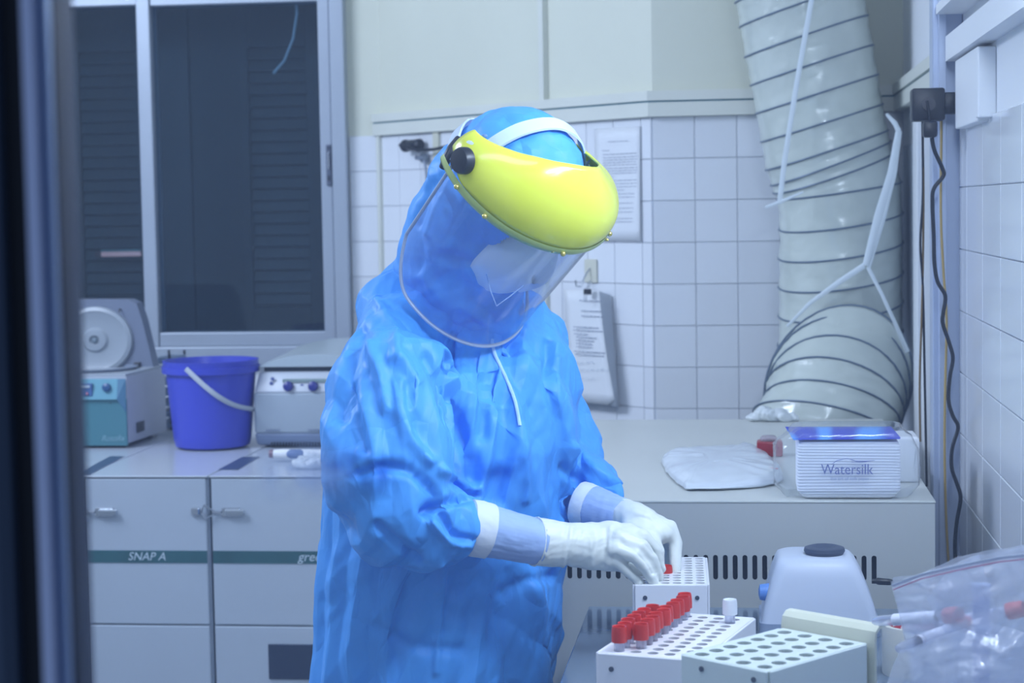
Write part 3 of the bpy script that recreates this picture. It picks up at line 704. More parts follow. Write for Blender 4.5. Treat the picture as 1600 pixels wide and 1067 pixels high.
MB().tube([at(1404, 200, y2), at(1392, 270, y2), at(1372, 340, y2), at(1352, 415, y2)], [(.0012, .005), (.001, .007), (.001, .009), (.003, .006)], 8, flat=(0, -1, 0)).build('band_strip', m_str, hk, True)
MB().tube([at(1407, 205, y2+.01), at(1399, 270, y2+.01), at(1382, 340, y2+.01), at(1358, 418, y2+.002)], [(.001, .003)]*4, 8, flat=(0, -1, 0)).build('band_strip', m_str, hk, True)
MB().tube([at(1350, 415, y2), at(1312, 440, y2), at(1265, 474, y2), at(1230, 510, 3.98)], [(.002, .006), (.001, .006), (.001, .004), (.001, .003)], 8, flat=(0, -1, 0)).build('band_strip', m_str, hk, True)
MB().tube([at(1356, 417, y2), at(1378, 460, y2), at(1400, 508, y2), at(1418, 550, 3.98)], [(.002, .004), (.001, .0035), (.001, .004), (.001, .005)], 8, flat=(0, -1, 0)).build('band_strip', m_str, hk, True)

# ================================================================== PAPERS ON THE ANGLED WALL
m_paper = mat('paper', (.78, .81, .84), .6, bump=.03, bscale=30)
m_ink = mat('grey_print', (.18, .22, .32), .7)
def Aframe(px, py, o): s, z = hitA(px, py, o); return frameM(onA(s, z, o), AD, (0, 0, 1)), s, z
def lines(spec, parent, o, seed, hgt=.0022):
    """rows of small word-like bars: printed text too small to read"""
    rg = random.Random(seed); mb = MB()
    for (x0, x1, y) in spec:
        s0, z = hitA(x0, y, o); s1, _ = hitA(x1, y, o); s = s0
        while s < s1-.004:
            wd = min(rg.uniform(.006, .018), s1-s)
            mb.prism([onA(s, z, o), onA(s+wd, z, o), onA(s+wd, z, o+.0003), onA(s, z, o+.0003)], (0, 0, hgt)); s += wd+.0028
    t = mb.build('printed_text', m_ink, parent); t['kind'] = 'stuff'
s0, zz0 = hitA(936, 376); s1, zz1 = hitA(1005, 197)
pp = thing('paper_notice', 'single typed white notice on the wall behind the yellow visor', 'paper', onA((s0+s1)/2, zz0, .01))
mb = MB(); rows = 10; R3 = []
for i in range(rows+1):
    t = i/rows; curl = .010+.004*math.sin(t*5)
    R3.append([onA(s0+(s1-s0)*u, zz0+(zz1-zz0)*t, .008+curl*.2+.010*max(0, u-.7)*(1.2-t)) for u in [k/8 for k in range(9)]])
mb.loft(R3, close=False); me = mb.data('sheet'); o = obj('sheet', me, m_paper, pp, True); sd = o.modifiers.new('s', 'SOLIDIFY'); sd.thickness = .0006
sp = [(950, 984, 222)]+[(941, 952, 236)]
ys = [242, 247, 251, 255, 259, 264, 268, 272]; sp += [(942, 996, y) for y in ys]+[(942, 962, 277)]+[(942, 996, y) for y in (283, 288, 293)]+[(942, 975, 298)]+[(942, 996, y) for y in (304, 309)]+[(950, 994, y) for y in (318, 326, 332, 342, 347)]
lines(sp, pp, .0125, 3, .0010)
# clipped stack
s0, zb0 = hitA(885, 626); s1, zt1 = hitA(957, 450)
ps = thing('clipped_paper_stack', 'stack of handwritten and printed sheets hanging from a binder clip', 'papers', onA((s0+s1)/2, zb0, .02))
for k in range(6):
    off = .046-.0065*k; c0 = hitA(879+k*.5, 455, off)[0]; c1 = hitA(936+k*3.6, 455, off)[0]; b0 = hitA(890+k*.6, 626, off)[0]; b1 = hitA(961+k*1.2, 626, off)[0]
    top = hitA(880, 452+k, off)[1]; bot = hitA(885, 626+k*.6, off)[1]; R3 = []
    for i in range(11):
        t = i/10
        sa = c0+(b0-c0)*t; sb = c1+(b1-c1)*(t**.9)
        bulge = .006*math.sin(math.pi*min(1, t*1.1))*(1-k/6)
        R3.append([onA(sa+(sb-sa)*u, top+(bot-top)*t, off+bulge*u-.004*(1-u)) for u in [j/6 for j in range(7)]])
    if k == 0:
        R3[-1][-1] += (R3[-2][-1]-R3[-1][-1])*.5
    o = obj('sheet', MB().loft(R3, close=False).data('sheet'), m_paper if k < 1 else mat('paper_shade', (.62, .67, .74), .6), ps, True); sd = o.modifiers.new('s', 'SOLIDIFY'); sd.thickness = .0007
sp = [(905, 940, 470), (908, 940, 486), (908, 942, 494), (896, 935, 511), (896, 942, 516), (897, 918, 522), (900, 932, 527), (900, 930, 532), (900, 925, 537), (900, 925, 542), (897, 946, 549), (899, 946, 554)]
lines(sp, ps, .0530, 5, .0018)
hw = MB(); rg = random.Random(8)
for (x0, x1, y) in ((899, 930, 567), (899, 948, 578), (900, 925, 592)):
    x = x0
    while x < x1:
        P = [onA(*hitA(x+j*1.3, y+rg.uniform(-2.5, 2.5), .0530), .0532) for j in range(5)]
        hw.tube(P, .0005, 4); x += 8
o = hw.build('handwriting', mat('pencil_writing', (.45, .52, .62), .7), ps); o['kind'] = 'stuff'
M, s, z = Aframe(921, 456, .060)
cl = MB().prism([M @ V(-.009, .007, .002), M @ V(.009, .007, .002), M @ V(.010, -.006, .002), M @ V(-.010, -.006, .002)], M.to_3x3() @ V(0, 0, .008)).build('binder_clip', m_black, ps)
MB().tube([M @ V(-.004, -.004, .012), M @ V(-.003, -.022, .013), M @ V(.003, -.022, .013), M @ V(.004, -.004, .012)], .0011, 6).build('clip_handle', m_chrome, cl)
MB().tube([M @ V(-.004, .006, .006), M @ V(-.003, .026, -.004), M @ V(.003, .026, -.004), M @ V(.004, .006, .006)], .0011, 6).build('clip_handle', m_chrome, cl)
a = hitA(919, 441); b = hitA(937, 405)
hp_ = thing('wall_hook', 'cream hook plate above the clipped papers', 'hook', onA(a[0], a[1], .006))
mid = onA((a[0]+b[0])/2, (a[1]+b[1])/2, .009)
MB().box(mid, (b[0]-a[0], .005, b[1]-a[1]), Matrix((AD, AN, V(0, 0, 1))).transposed(), .001).build('plate', mat('hook_plate', (.66, .66, .55), .4), hp_)
hm = mid+AN*.003; MB().tube([hm+V(0, 0, .006), hm+AN*.012+V(0, 0, -.006), hm+AN*.024+V(0, 0, -.024), hm+AN*.030+V(0, 0, -.036), hm+AN*.044+V(0, 0, -.034), hm+AN*.046+V(0, 0, -.020)], .0020, 8).build('hook', m_chrome, hp_, True)
# strapped adapter / gas tap left of the hood
M, s, z = Aframe(648, 227, .03)
ex = thing('black_cable_socket', 'black ribbed cable socket on the tiled wall left of the blue hood', 'socket', M.translation)
MB().lathe([(.006, 0), (.0145, .002), (.0165, .006), (.0165, .014), (.0135, .018), (.0150, .024), (.0150, .060), (.0165, .064), (.0165, .072), (.012, .078), (.004, .080)], M @ V(-.050, 0, 0), 20, (M.to_3x3() @ Matrix.Rotation(math.pi/2, 3, 'Y'))).build('socket_body', m_black, ex, True, angle=30)
MB().tube([M @ V(-.045, .002, .016), M @ V(0, -.004, .018), M @ V(.030, -.014, .014), M @ V(.10, -.014, .010), M @ V(.17, -.006, .006)], .0042, 8).build('cable', m_black, ex, True)
M, s, z = Aframe(662, 247, .02)
gt = thing('gas_tap', 'small grey wall tap below the black cable socket', 'tap', M.translation)
m_tap = mat('tap_grey', (.25, .29, .36), .4, metal=.5)
MB().lathe([(.008, 0), (.013, .004), (.013, .012), (.009, .018), (.006, .024)], M @ V(0, 0, -.01), 16, M.to_3x3()).build('tap_body', m_tap, gt, True)
MB().tube([M @ V(-.022, .002, .008), M @ V(.020, -.002, .008)], [.006, .004], 10).build('tap_lever', m_tap, gt, True)
MB().tube([M @ V(.008, -.006, .004), M @ V(.014, -.03, .004), M @ V(.017, -.09, .0)], .0036, 8).build('tap_pipe', m_tap, gt, True)
MB().tube([M @ V(.017, -.088, .0), M @ V(.018, -.25, .0)], .003, 8).build('tap_pipe', m_alu, gt, True)
# dark socket blemish on tiling
# ================================================================== RIGHT WALL: black adapter, cables
ya = 3.16
c = at(1449, 164, ya)
ad = thing('black_power_adapter', 'black multi-socket adapter on the wall post, upper right', 'adapter', c)
MB().box(c, (.052, .045, .052), None, .004).build('adapter_body', m_black, ad, True)
MB().box(c+V(.036, .005, .002), (.026, .036, .034), None, .004).build('adapter_side', m_black, ad, True)
MB().lathe([(.011, 0), (.011, .003), (.008, .003)], c+V(0, -.023, 0), 20, Euler((math.pi/2, 0, 0)).to_matrix()).build('adapter_socket', mat('socket_black', (.03, .03, .04), .3), ad, True)
c2 = at(1453, 202, ya-.03)
plg = thing('black_plug', 'black plug hanging below the adapter on a wavy black cable', 'plug', c2)
MB().box(c2, (.022, .024, .026), None, .004).build('plug_body', m_black, plg, True)
MB().tube([c2+V(0, 0, .013), c2+V(-.002, -.002, .03), c2+V(-.004, .004, .045)], .002, 8).build('plug_neck', m_black, plg, True)
cabp = [(1456, 215), (1460, 235), (1472, 262), (1474, 275), (1459, 295), (1457, 320), (1459, 370), (1460, 410), (1465, 440), (1477, 462), (1474, 488), (1473, 505), (1483, 535), (1489, 560), (1484, 590), (1482, 625), (1489, 650), (1497, 668), (1488, 700), (1487, 730), (1495, 755), (1501, 778), (1495, 815), (1492, 850), (1493, 880)]
def smoothp(P, k=5):
    out = []
    P = [P[0]]+P+[P[-1]]
    for i in range(1, len(P)-2):
        for j in range(k):
            t = j/k; a, b, c_, d = P[i-1], P[i], P[i+1], P[i+2]
            out.append(tuple(.5*((2*b[q])+(-a[q]+c_[q])*t+(2*a[q]-5*b[q]+4*c_[q]-d[q])*t*t+(-a[q]+3*b[q]-3*c_[q]+d[q])*t**3) for q in range(len(b))))
    out.append(P[-2]); return out
MB().tube([at(x, y, ya-.02) for x, y in smoothp(cabp)], .0033, 8).build('cable', m_black, plg, True)
# (upper end of the cable lies in front of the post, lower end runs behind the bag)
m_tan = mat('tan_cable', (.42, .30, .10), .5)
tag(MB().tube([at(x, y, 3.19) for x, y in smoothp([(1470, 140), (1471, 200), (1470, 330), (1474, 420), (1479, 500), (1477, 600), (1476, 700), (1478, 800), (1482, 880)])], .0022, 6).build('tan_cable', m_tan, smooth=True), 'thin tan cable running down beside the black cable', 'cable')
tag(MB().tube([at(x, y, 3.30) for x, y in smoothp([(1443, 192), (1442, 220), (1443, 300), (1442, 420), (1440, 500), (1437, 600), (1438, 690)])], .0020, 6).build('dark_tan_cable', mat('dark_cable', (.20, .13, .05), .5), smooth=True), 'thin brown cable left of the aluminium post', 'cable')
tag(MB().tube([at(x, y, 3.30) for x, y in smoothp([(1441, 180), (1442, 300), (1438, 380), (1442, 450), (1445, 600), (1448, 760)])], .0022, 6).build('wall_cable', m_black, smooth=True), 'thin black cable close along the left edge of the aluminium post', 'cable')
# white switch box on the right wall
c = at(1497, 138, 2.98)
bx = thing('white_wall_box', 'white box on the right wall just right of the black adapter', 'box', (XR, c.y, c.z))
MB().b2((XR-.022, 2.84, at(1500, 196, 2.98).z), (XR, 3.13, at(1500, 84, 2.98).z), .002).build('box_body', m_white, bx)
MB().b2((XR-.026, 2.80, at(1500, 196, 2.98).z+.004), (XR-.0, 2.83, at(1500, 84, 2.98).z-.004), .002).build('box_cover', m_white, bx)

# tube lamp on the right wall, above the frame
lm = thing('fluorescent_wall_lamp', 'white fluorescent tube lamp on the right wall above the picture', 'lamp', (XR, 2.1, 1.84))
MB().b2((XR-.05, 1.60, 1.835), (XR, 2.62, 1.88), .004).build('housing_or_glow', m_white, lm)
MB().tube([(XR-.03, 1.62, 1.82), (XR-.03, 2.60, 1.82)], .013, 16).build('lamp_tube', mat('lit_lamp_tube', (.9, .95, 1), .3, emit=((.72, .85, 1), 22)), lm, True)

# ================================================================== THINGS ON THE CABINET TOP
# tissue pack
yt = YK+.01
a = at(1246, 776, yt); b = at(1408, 776, yt); ztp = at(1320, 690, yt).z
tp = thing('paper_napkin_pack', 'clear-wrapped pack of white paper napkins with blue top, lettered Watersilk', 'napkins', ((a.x+b.x)/2, yt+.05, ZK))
zb0 = ZK+.001
def rr(x0, x1, y0, y1, z, r, n=5):
    P = []
    for cx_, cy_, a0 in ((x1-r, y1-r, 0), (x0+r, y1-r, 90), (x0+r, y0+r, 180), (x1-r, y0+r, 270)):
        for k in range(n+1): q = math.radians(a0+90*k/n); P.append(V(cx_+r*math.cos(q), cy_+r*math.sin(q), z))
    return P
H = ztp-zb0; DP = .105
rs = []; NL = 19
for i in range(NL):
    for dz_, io in ((.08, .0011), (.35, 0), (.75, 0), (.95, .0011)):
        t = (i+dz_)/NL; sh_ = .010*max(0, .14-t)/.14 + .0035*max(0, t-.9)/.1
        rs.append([p+V(0, 0, .0016*math.sin(p.x*60+i*.25)*(t)*(1-t)*3) for p in rr(a.x+io+sh_, b.x-io-sh_, yt+io+sh_*.6, yt+DP-io, zb0+H*t, .008)])
MB().loft(rs).build('napkin_stack', mat('napkin_paper', (.86, .88, .94), .75, sss=.05), tp, True)
bl = mat('blue_label', (.04, .10, .62), .45, spec=.25)
nt = bl.node_tree; p_ = nt.nodes['Principled BSDF']; tcn = nt.nodes.new('ShaderNodeTexCoord'); wv = nt.nodes.new('ShaderNodeTexWave'); wv.inputs['Scale'].default_value = 4; wv.inputs['Distortion'].default_value = 9; wv.inputs['Detail'].default_value = 1
cr_ = nt.nodes.new('ShaderNodeValToRGB'); cr_.color_ramp.elements[0].color = (.03, .05, .50, 1); cr_.color_ramp.elements[1].color = (.12, .38, .90, 1); cr_.color_ramp.elements[0].position = .45; cr_.color_ramp.elements[1].position = .9
nt.links.new(tcn.outputs['Object'], wv.inputs[0]); nt.links.new(wv.outputs[0], cr_.inputs[0]); nt.links.new(cr_.outputs[0], p_.inputs['Base Color'])
x0, x1 = a.x-.001, at(1405, 690, yt).x
zq = at(1320, 687, yt-.002).z
MB().loft([[V(x0, yt-.003, zq), V(x1+.001, yt-.003, zq+.001), V(x1, yt-.001, zq+.001), V(x0, yt-.001, zq)], [V(x0-.006, yt-.001, ztp+.005), V(x1+.002, yt-.001, ztp+.006), V(x1, yt+.004, ztp+.003), V(x0-.004, yt+.004, ztp+.002)], [V(x0-.014, yt+DP, ztp+.010), V(x1-.004, yt+DP, ztp+.010), V(x1-.004, yt+DP-.002, ztp+.004), V(x0-.010, yt+DP-.002, ztp+.004)]]).build('blue_label', bl, tp)
mw = mat('watersilk_ink', (.16, .20, .48), .5)
zt_ = at(1323, 733, yt).z; xc_ = at(1323, 733, yt).x
text('lettering', 'Watersilk', frameM(V(xc_, yt-.0062, zt_), (1, 0, 0), (0, 0, 1)), .0215, mw, tp, sx=.87)
sw = MB(); sw.tube([V(xc_-.022, yt-.0062, zt_+.008), V(xc_-.014, yt-.0062, zt_+.0135), V(xc_, yt-.0062, zt_+.0165), V(xc_+.014, yt-.0062, zt_+.0125), V(xc_+.028, yt-.0062, zt_+.0125), V(xc_+.040, yt-.0062, zt_+.0138)], [.0003, .0006, .0003, .0007, .0007, .0003], 5)
sw.tube([V(xc_+.006, yt-.0062, zt_+.0115), V(xc_+.018, yt-.0062, zt_+.0105), V(xc_+.028, yt-.0062, zt_+.0118)], .0004, 5); sw.build('swoosh', mw, tp)
text('lettering', 'the art of soft paper', frameM(V(xc_+.004, yt-.0062, zt_-.0130), (1, 0, 0), (0, 0, 1)), .0068, mat('watersilk_pale_ink', (.40, .47, .68), .5), tp)
# clear wrap: puffed film that gathers at both ends
rs = []
xw0, xw1 = at(1211, 720, yt).x, at(1438, 720, yt).x
N = 36
for i in range(N+1):
    t = i/N; x = xw0+(xw1-xw0)*t
    q = min(1, min(t/.20, (1-t)/.16)); e = math.sin(q*math.pi/2)**.7
    hh = (H+.020)/2*(.52+.48*e); dd = (DP+.018)/2*(.55+.45*e)
    zc_ = max(zb0+H/2+.003+.002*math.sin(i*1.7), zb0+hh+.0003)
    rs.append([V(x, yt+DP/2+dd*abs(math.cos(u))**.32*math.copysign(1, math.cos(u)), zc_+hh*abs(math.sin(u))**.32*math.copysign(1, math.sin(u))) for u in [2*math.pi*(k+.5)/56 for k in range(56)]])
mwp = MB().loft(rs).data('wrap'); co, nn = pack(mwp)
mask = np.clip((np.abs(co[:, 0]-(a.x+b.x)/2)-.060)/.02, .12, 1); co += nn*(crumple(co, 9, 30)*.004*mask)[:, None]; co[:, 2] = np.maximum(co[:, 2], zb0); unpack(mwp, co)
obj('clear_wrap', mwp, film('clear_wrap', (.98, .99, 1), (.85, .92, 1), .09, .08, 1.45, .12, 50), tp, True, angle=180)
# small white box behind the pack
c = at(1426, 752, 3.0)
bx = thing('small_white_box', 'small white box half hidden behind the napkin pack', 'box', (c.x, 3.03, ZK))
MB().b2((c.x-.05, 2.98, ZK+.0005), (at(1437, 752, 2.98).x, 3.07, at(1426, 684, 2.98).z), .004, 3).build('carton', mat('carton_white', (.83, .86, .90), .5), bx, True)
MB().b2((c.x-.045, 2.985, at(1426, 684, 2.98).z-.001), (at(1434, 752, 2.98).x, 3.065, at(1426, 684, 2.98).z+.001), .0008).build('carton_lid', m_wplast, bx)
c = at(1450, 755, 2.9)
tag(MB().lathe([(.012, 0), (.014, .004), (.014, .022), (.010, .030), (.002, .032)], (KX1-.017, 3.0, ZK), 24).build('grey_cap', mat('grey_cap_plastic', (.50, .56, .66), .4), smooth=True), 'small grey cap on the cabinet corner right of the napkin pack', 'cap')
# folded zip bag lying on top
yz = 2.95
zbp = [(1033, 715), (1045, 705), (1075, 702), (1150, 697), (1172, 694), (1190, 700), (1215, 722), (1218, 748), (1150, 758), (1080, 760), (1068, 757), (1045, 738)]
pts = [atz(x, y+8, ZK) for x, y in zbp]
cen = sum(pts, Vector())/len(pts)
rsz = []
for z_, sc_ in ((.0008, .97), (.004, 1.0), (.010, .97), (.016, .86), (.019, .6), (.020, .25)):
    rsz.append([cen+(p-cen)*sc_+V(0, 0, z_) for p in [Vector(q) for q in smoothp([tuple(p) for p in pts]+[tuple(pts[0])], 4)[:-1]]])
fb = MB().loft(rsz).data('folded'); 
bm = bmesh.new(); bm.from_mesh(fb); bmesh.ops.subdivide_edges(bm, edges=bm.edges, cuts=2, use_grid_fill=True); bm.to_mesh(fb); bm.free()
co, nn = pack(fb); co += nn*(crumple(co, 21, 18)*.003)[:, None]; co[:, 2] = np.maximum(co[:, 2], ZK+.0006); unpack(fb, co)
zb = thing('folded_plastic_bag', 'folded milky plastic zip bag with a red line, left of the napkin pack', 'bag', cen)
obj('bag_film', fb, mat('milky_film', (.72, .78, .84), .18, sss=.1, alpha=.92, bump=.05, bscale=30), zb, True, angle=180)
m_red = mat('red_plastic', (.55, .030, .025), .35, sss=.05)
MB().tube([atz(1092, 740, ZK)+V(0, 0, .017), atz(1120, 742, ZK)+V(0, 0, .0185), atz(1160, 746, ZK)+V(0, 0, .0185), atz(1216, 747, ZK)+V(0, 0, .015)], .0009, 6).build('zip_line', mat('red_zip', (.55, .10, .14), .4), zb, True)
c = atz(1196, 718, ZK)
rc = thing('red_lidded_jar', 'small dark red jar with clear cap, between folded bag and napkin pack', 'jar', V(c.x, c.y+.03, ZK))
MB().b2((c.x-.014, c.y+.03, ZK), (c.x+.03, c.y+.075, ZK+.026), .004).build('jar_body', mat('dark_red', (.30, .012, .02), .35), rc, True)
MB().lathe([(.014, 0), (.014, .006), (.011, .009), (.003, .010)], (c.x+.006, c.y+.05, ZK+.026), 20).build('jar_cap', film('jar_cap', (.85, .8, .85), (.8, .75, .8), .35, .1), rc, True)
# crumpled bag behind the duct end on cabinet top back edge
cc = atz(1205, 652, ZK)
gb = MB()
for k, (dx, dz_, r) in enumerate(((-.035, .008, .012), (-.01, .014, .020), (.02, .010, .018), (.045, .008, .010))): gb.ell(V(cc.x+dx, YKB-.04, ZK+dz_), (r*1.3, r, r*.75), Euler((0, .3*k, 0)).to_matrix(), 14, 9)
me = remesh(gb, .003, 3); co, nn = pack(me); co += nn*(crumple(co, 13, 40)*.004)[:, None]; co[:, 2] = np.maximum(co[:, 2], ZK+.0005); unpack(me, co)
tag(obj('crumpled_plastic_bag', me, mat('crumple_white', (.72, .77, .78), .3), smooth=True), 'crumpled white plastic bag at the back edge under the duct', 'bag')

# ================================================================== ON THE BENCH
def hole_plate(w, l, nx, ny, sx, sy, r, th, bev=0, x0=0, y0=0):
    mb = MB().b2((0, 0, -th), (w, l, 0)); c = MB()
    for i in range(nx):
        for j in range(ny): c.lathe([(r, -th-.01), (r, .01)], (x0+sx*(i+.5), y0+sy*(j+.5), 0), 16)
    return cut(mb, c)
def rack(name, label, FL, BL, FR, zt, nx, ny, r, mt_, screws=True, legs=False, wall_m=None, mx=.001, my=.001):
    """rack with a perforated shelf; local x across, y along"""
    X = (FR-FL); X.z = 0; w = X.length; X.normalize(); Y = V(-X.y, X.x, 0); l = (BL-FL).dot(Y)
    O = V(FL.x, FL.y, ZB); h = zt-ZB
    t = thing(name, label, 'tube rack', O); t.rotation_euler = (0, 0, math.atan2(X.y, X.x))
    me = hole_plate(w, l, nx, ny, (w-2*mx)/nx, (l-2*my)/ny, r, .003, x0=mx, y0=my); me.transform(Matrix.Translation((0, 0, h)))
    obj('perforated_shelf', me, mt_, t, local=True)
    me = hole_plate(w-.008, l-.008, nx, ny, (w-2*mx)/nx, (l-2*my)/ny, r, .003, x0=mx-.004, y0=my-.004); me.transform(Matrix.Translation((.004, .004, h*.45)))
    obj('lower_shelf', me, mt_, t, local=True)
    MB().b2((0, -.004, 0), (w, 0, h), .001).build('end_plate', wall_m or mt_, t, local=True)
    MB().b2((0, l, 0), (w, l+.004, h), .001).build('end_plate', wall_m or mt_, t, local=True)
    if not legs:
        MB().b2((-.003, 0, 0), (0, l, h), .001).build('side_plate', wall_m or mt_, t, local=True)
        MB().b2((w, 0, 0), (w+.003, l, h), .001).build('side_plate', wall_m or mt_, t, local=True)
    MB().b2((.003, .003, 0), (w-.003, l-.003, .003)).build('base_plate', mt_, t, local=True)
    if screws:
        for x in ((w*.14, w*.86) if mx < .02 and zt < ZB+.11 else (w*.25, w*.86)):
            MB().lathe([(.0028, 0), (.0028, .0012), (.001, .0016)], (x, -.004, h-(.016 if zt < ZB+.11 else .010)), 12, Euler((math.pi/2, 0, 0)).to_matrix()).build('screw', mat('screw_dark', (.12, .14, .18), .35, metal=.8), t, local=True)
    return t, O, X, Y, w, l
ZR_ = ZB+.100
def pz(px, py, z): return atz(px, py, z)
# back rack
rk3, O3, X3, Y3, w3, l3 = rack('tube_rack', 'white tube rack farthest back, under the gloved hands', pz(992, 913, ZR_), pz(1012, 871, ZR_), pz(1105, 913, ZR_), ZR_, 6, 11, .0056, m_rackw)
# middle rack
rk2, O2, X2, Y2, w2, l2 = rack('tube_rack', 'white tube rack in the middle, holding the red-capped tubes', pz(935, 1019, ZR_), pz(1047, 957, ZR_), pz(1094, 1031, ZR_), ZR_, 5, 11, .0062, m_rackw, mx=.009, my=.005)
# near rack with handle plate
ZR1 = ZB+.118
m_trk = mat('greenish_white_plastic', (.66, .74, .72), .35, sss=.15)
m_trk2 = mat('cream_translucent_plastic', (.66, .68, .56), .35, sss=.2)
FL, FR, BL = pz(1068, 1022, ZR1), pz(1201, 1049, ZR1), pz(1238, 985, ZR1)
rk1, O1, X1, Y1, w1, l1 = rack('tube_rack', 'greenish white tube rack nearest the camera, empty, with a rolled handle plate', FL, BL, FR, ZR1, 4, 7, .0078, m_trk, wall_m=m_trk)
h1 = ZR1-ZB
prof = [(l1+.004, 0), (l1+.004, h1+.004), (l1+.002, h1+.012), (l1-.004, h1+.017), (l1-.012, h1+.018), (l1-.016, h1+.015), (l1-.014, h1+.015), (l1-.005, h1+.0135), (l1+.0, h1+.009), (l1+.0005, h1+.002), (l1+.0005, 0)]
prof = [(y if i in () else l1+.006+(l1+.004-y), z) for i, (y, z) in enumerate(prof)]
MB().prism([V(-.004, y, z) for y, z in prof], (w1+.012, 0, 0)).build('handle_plate', m_trk2, rk1, True, True, 30)
# tubes ---------------------------------------------------------------
m_tubep = film('tube_plastic', (.86, .88, .94), (.80, .84, .95), .35, .12, 1.45)
m_cap = mat('red_cap', (.68, .035, .025), .35, sss=.05, rnd=.15, vary=.02)
m_lab = mat('tube_label', (.78, .80, .90), .6)
m_lp = mat('label_print', (.14, .13, .36), .6)
def make_tube(capm, label, r=.0083, L=.109, hc=.0140):
    t = thing('specimen_tube', label, 'tube', (0, 0, 0), 'capped specimen tubes in the racks')
    MB().lathe([(.001, 0), (r*.45, .002), (r*.66, .010), (r*.70, L-.004), (r*.70, L)], n=20).build('tube_body', m_tubep, t, True, True)
    MB().lathe([(r*.73, L*.30), (r*.73, L*.86)], n=20, caps=False).build('paper_label', m_lab, t, True, True)
    pm = MB()
    for k in range(5): pm.box((r*.3-.002*k*.6, -r*.70, L*.80-.006*k), (.004+.001*(k % 3), .0012, .0016))
    pm.build('label_print', m_lp, t, local=True)
    n = 36
    prof = [(r*.60, L-.004), (r, L-.003), (r*1.02, L+hc*.2), (r*.98, L+hc-.003), (r*.90, L+hc), (r*.80, L+hc-.0005), (r*.76, L+hc-.003), (.001, L+hc-.003)]
    mb = MB().loft([[V(q*(1-(.03 if (k % 2 and 1 <= i <= 3) else 0))*math.cos(2*math.pi*k/n), q*(1-(.03 if (k % 2 and 1 <= i <= 3) else 0))*math.sin(2*math.pi*k/n), z) for k in range(n)] for i, (q, z) in enumerate(prof)])
    mb.build('screw_cap', capm, t, True, True, 50)
    return t
TB = ZB+.004
tube0 = make_tube(m_cap, '')
ordn = ['front', 'second', 'third', 'fourth', 'fifth', 'sixth', 'seventh', 'eighth', 'ninth', 'tenth', 'eleventh']
first = True
def rackpos(O, X, Y, w, l, nx, ny, i, j): return V(O.x, O.y, 0)+X*(.009+(w-.018)/nx*(i+.5))+Y*(.005+(l-.010)/ny*(j+.5))
rgt_ = random.Random(4)
for (i, js) in ((0, range(0, 7)), (1, range(1, 11))):
    for j in js:
        p = rackpos(O2, X2, Y2, w2, l2, 5, 11, i, j); p.z = TB
        lab = 'red-capped tube in the %s row of the middle rack, %s from the front' % ('left' if i == 0 else 'right', ordn[j-i] if j-i else 'first')
        rot = (rgt_.uniform(-.02, .02), rgt_.uniform(-.02, .02), rgt_.uniform(0, 6))
        if first: tube0.location = p; tube0.rotation_euler = rot; tube0['label'] = lab; first = False
        else: copy_tree(tube0, p, lab, rot)
m_wcap = mat('white_cap', (.84, .87, .93), .4, sss=.05)
wt_ = make_tube(m_wcap, 'single white-capped tube at the far right corner of the middle rack')
p = rackpos(O2, X2, Y2, w2, l2, 5, 11, 4, 9); p.z = TB; wt_.location = p
# tube held in the left hand over the back rack
ph = at(1041, 900, 2.450); ht_ = copy_tree(tube0, V(ph.x, ph.y, ph.z-.109), 'red-capped tube held between the gloved thumb and finger', (0, 0, .5))

# vortex mixer
yv = atz(1280, 996, ZB).y
cb_ = at(1281, 996, yv)
vx = thing('vortex_mixer', 'pale grey vortex mixer with a dark rubber cup on top', 'mixer', V(cb_.x, yv+.06, ZB))
def vlv(pxl, pxr, py, y0, dpt, r, n=5):
    A = at(pxl, py, y0); B = at(pxr, py, y0); return rr(A.x, B.x, y0, y0+dpt, A.z*.5+B.z*.5, r, n)
mbv = MB().loft([vlv(1187, 1376, 995.6, yv, .13, .012), vlv(1187, 1376, 976, yv, .13, .012)]); mbv.build('base', mat('mixer_base', (.30, .37, .50), .45), vx, True)
MB().loft([vlv(1190, 1374, 977, yv+.001, .128, .012), vlv(1196, 1366, 945, yv+.003, .125, .014), vlv(1206, 1350, 905, yv+.008, .115, .016), vlv(1212, 1340, 886, yv+.012, .105, .018), vlv(1216, 1332, 876, yv+.018, .095, .020), vlv(1222, 1322, 871, yv+.026, .08, .020)]).build('housing', mat('mixer_housing', (.62, .68, .80), .38, bump=.02, bscale=80), vx, True, angle=60)
cc = at(1288, 869, yv+.055)
MB().lathe([(.013, -.004), (.018, -.001), (.024, .002), (.0275, .008), (.0265, .012), (.020, .014), (.015, .012), (.004, .007)], cc, 32).build('rubber_cup', mat('cup_rubber', (.06, .08, .13), .5), vx, True)
k_ = at(1192, 925, yv+.04)
MB().lathe([(.011, 0), (.012, .004), (.0105, .016), (.004, .018)], k_+V(.012, 0, 0), 24, Euler((0, -math.pi/2, 0)).to_matrix()).build('speed_knob', mat('knob_light_blue', (.13, .30, .72), .4), vx, True)
k_ = at(1362, 908, yv+.07)
MB().tube([k_, k_+V(.006, 0, 0), k_+V(.008, 0, 0), k_+V(.024, 0, -.001), k_+V(.030, 0, -.001), k_+V(.05, .02, -.003), k_+V(.09, .08, -.03), k_+V(.13, .13, -.075)], [.0035, .0035, .005, .0045, .0025, .0022, .0022, .0022], 10).build('power_cable', m_black, vx, True)
for dx in (-.06, .06): pass

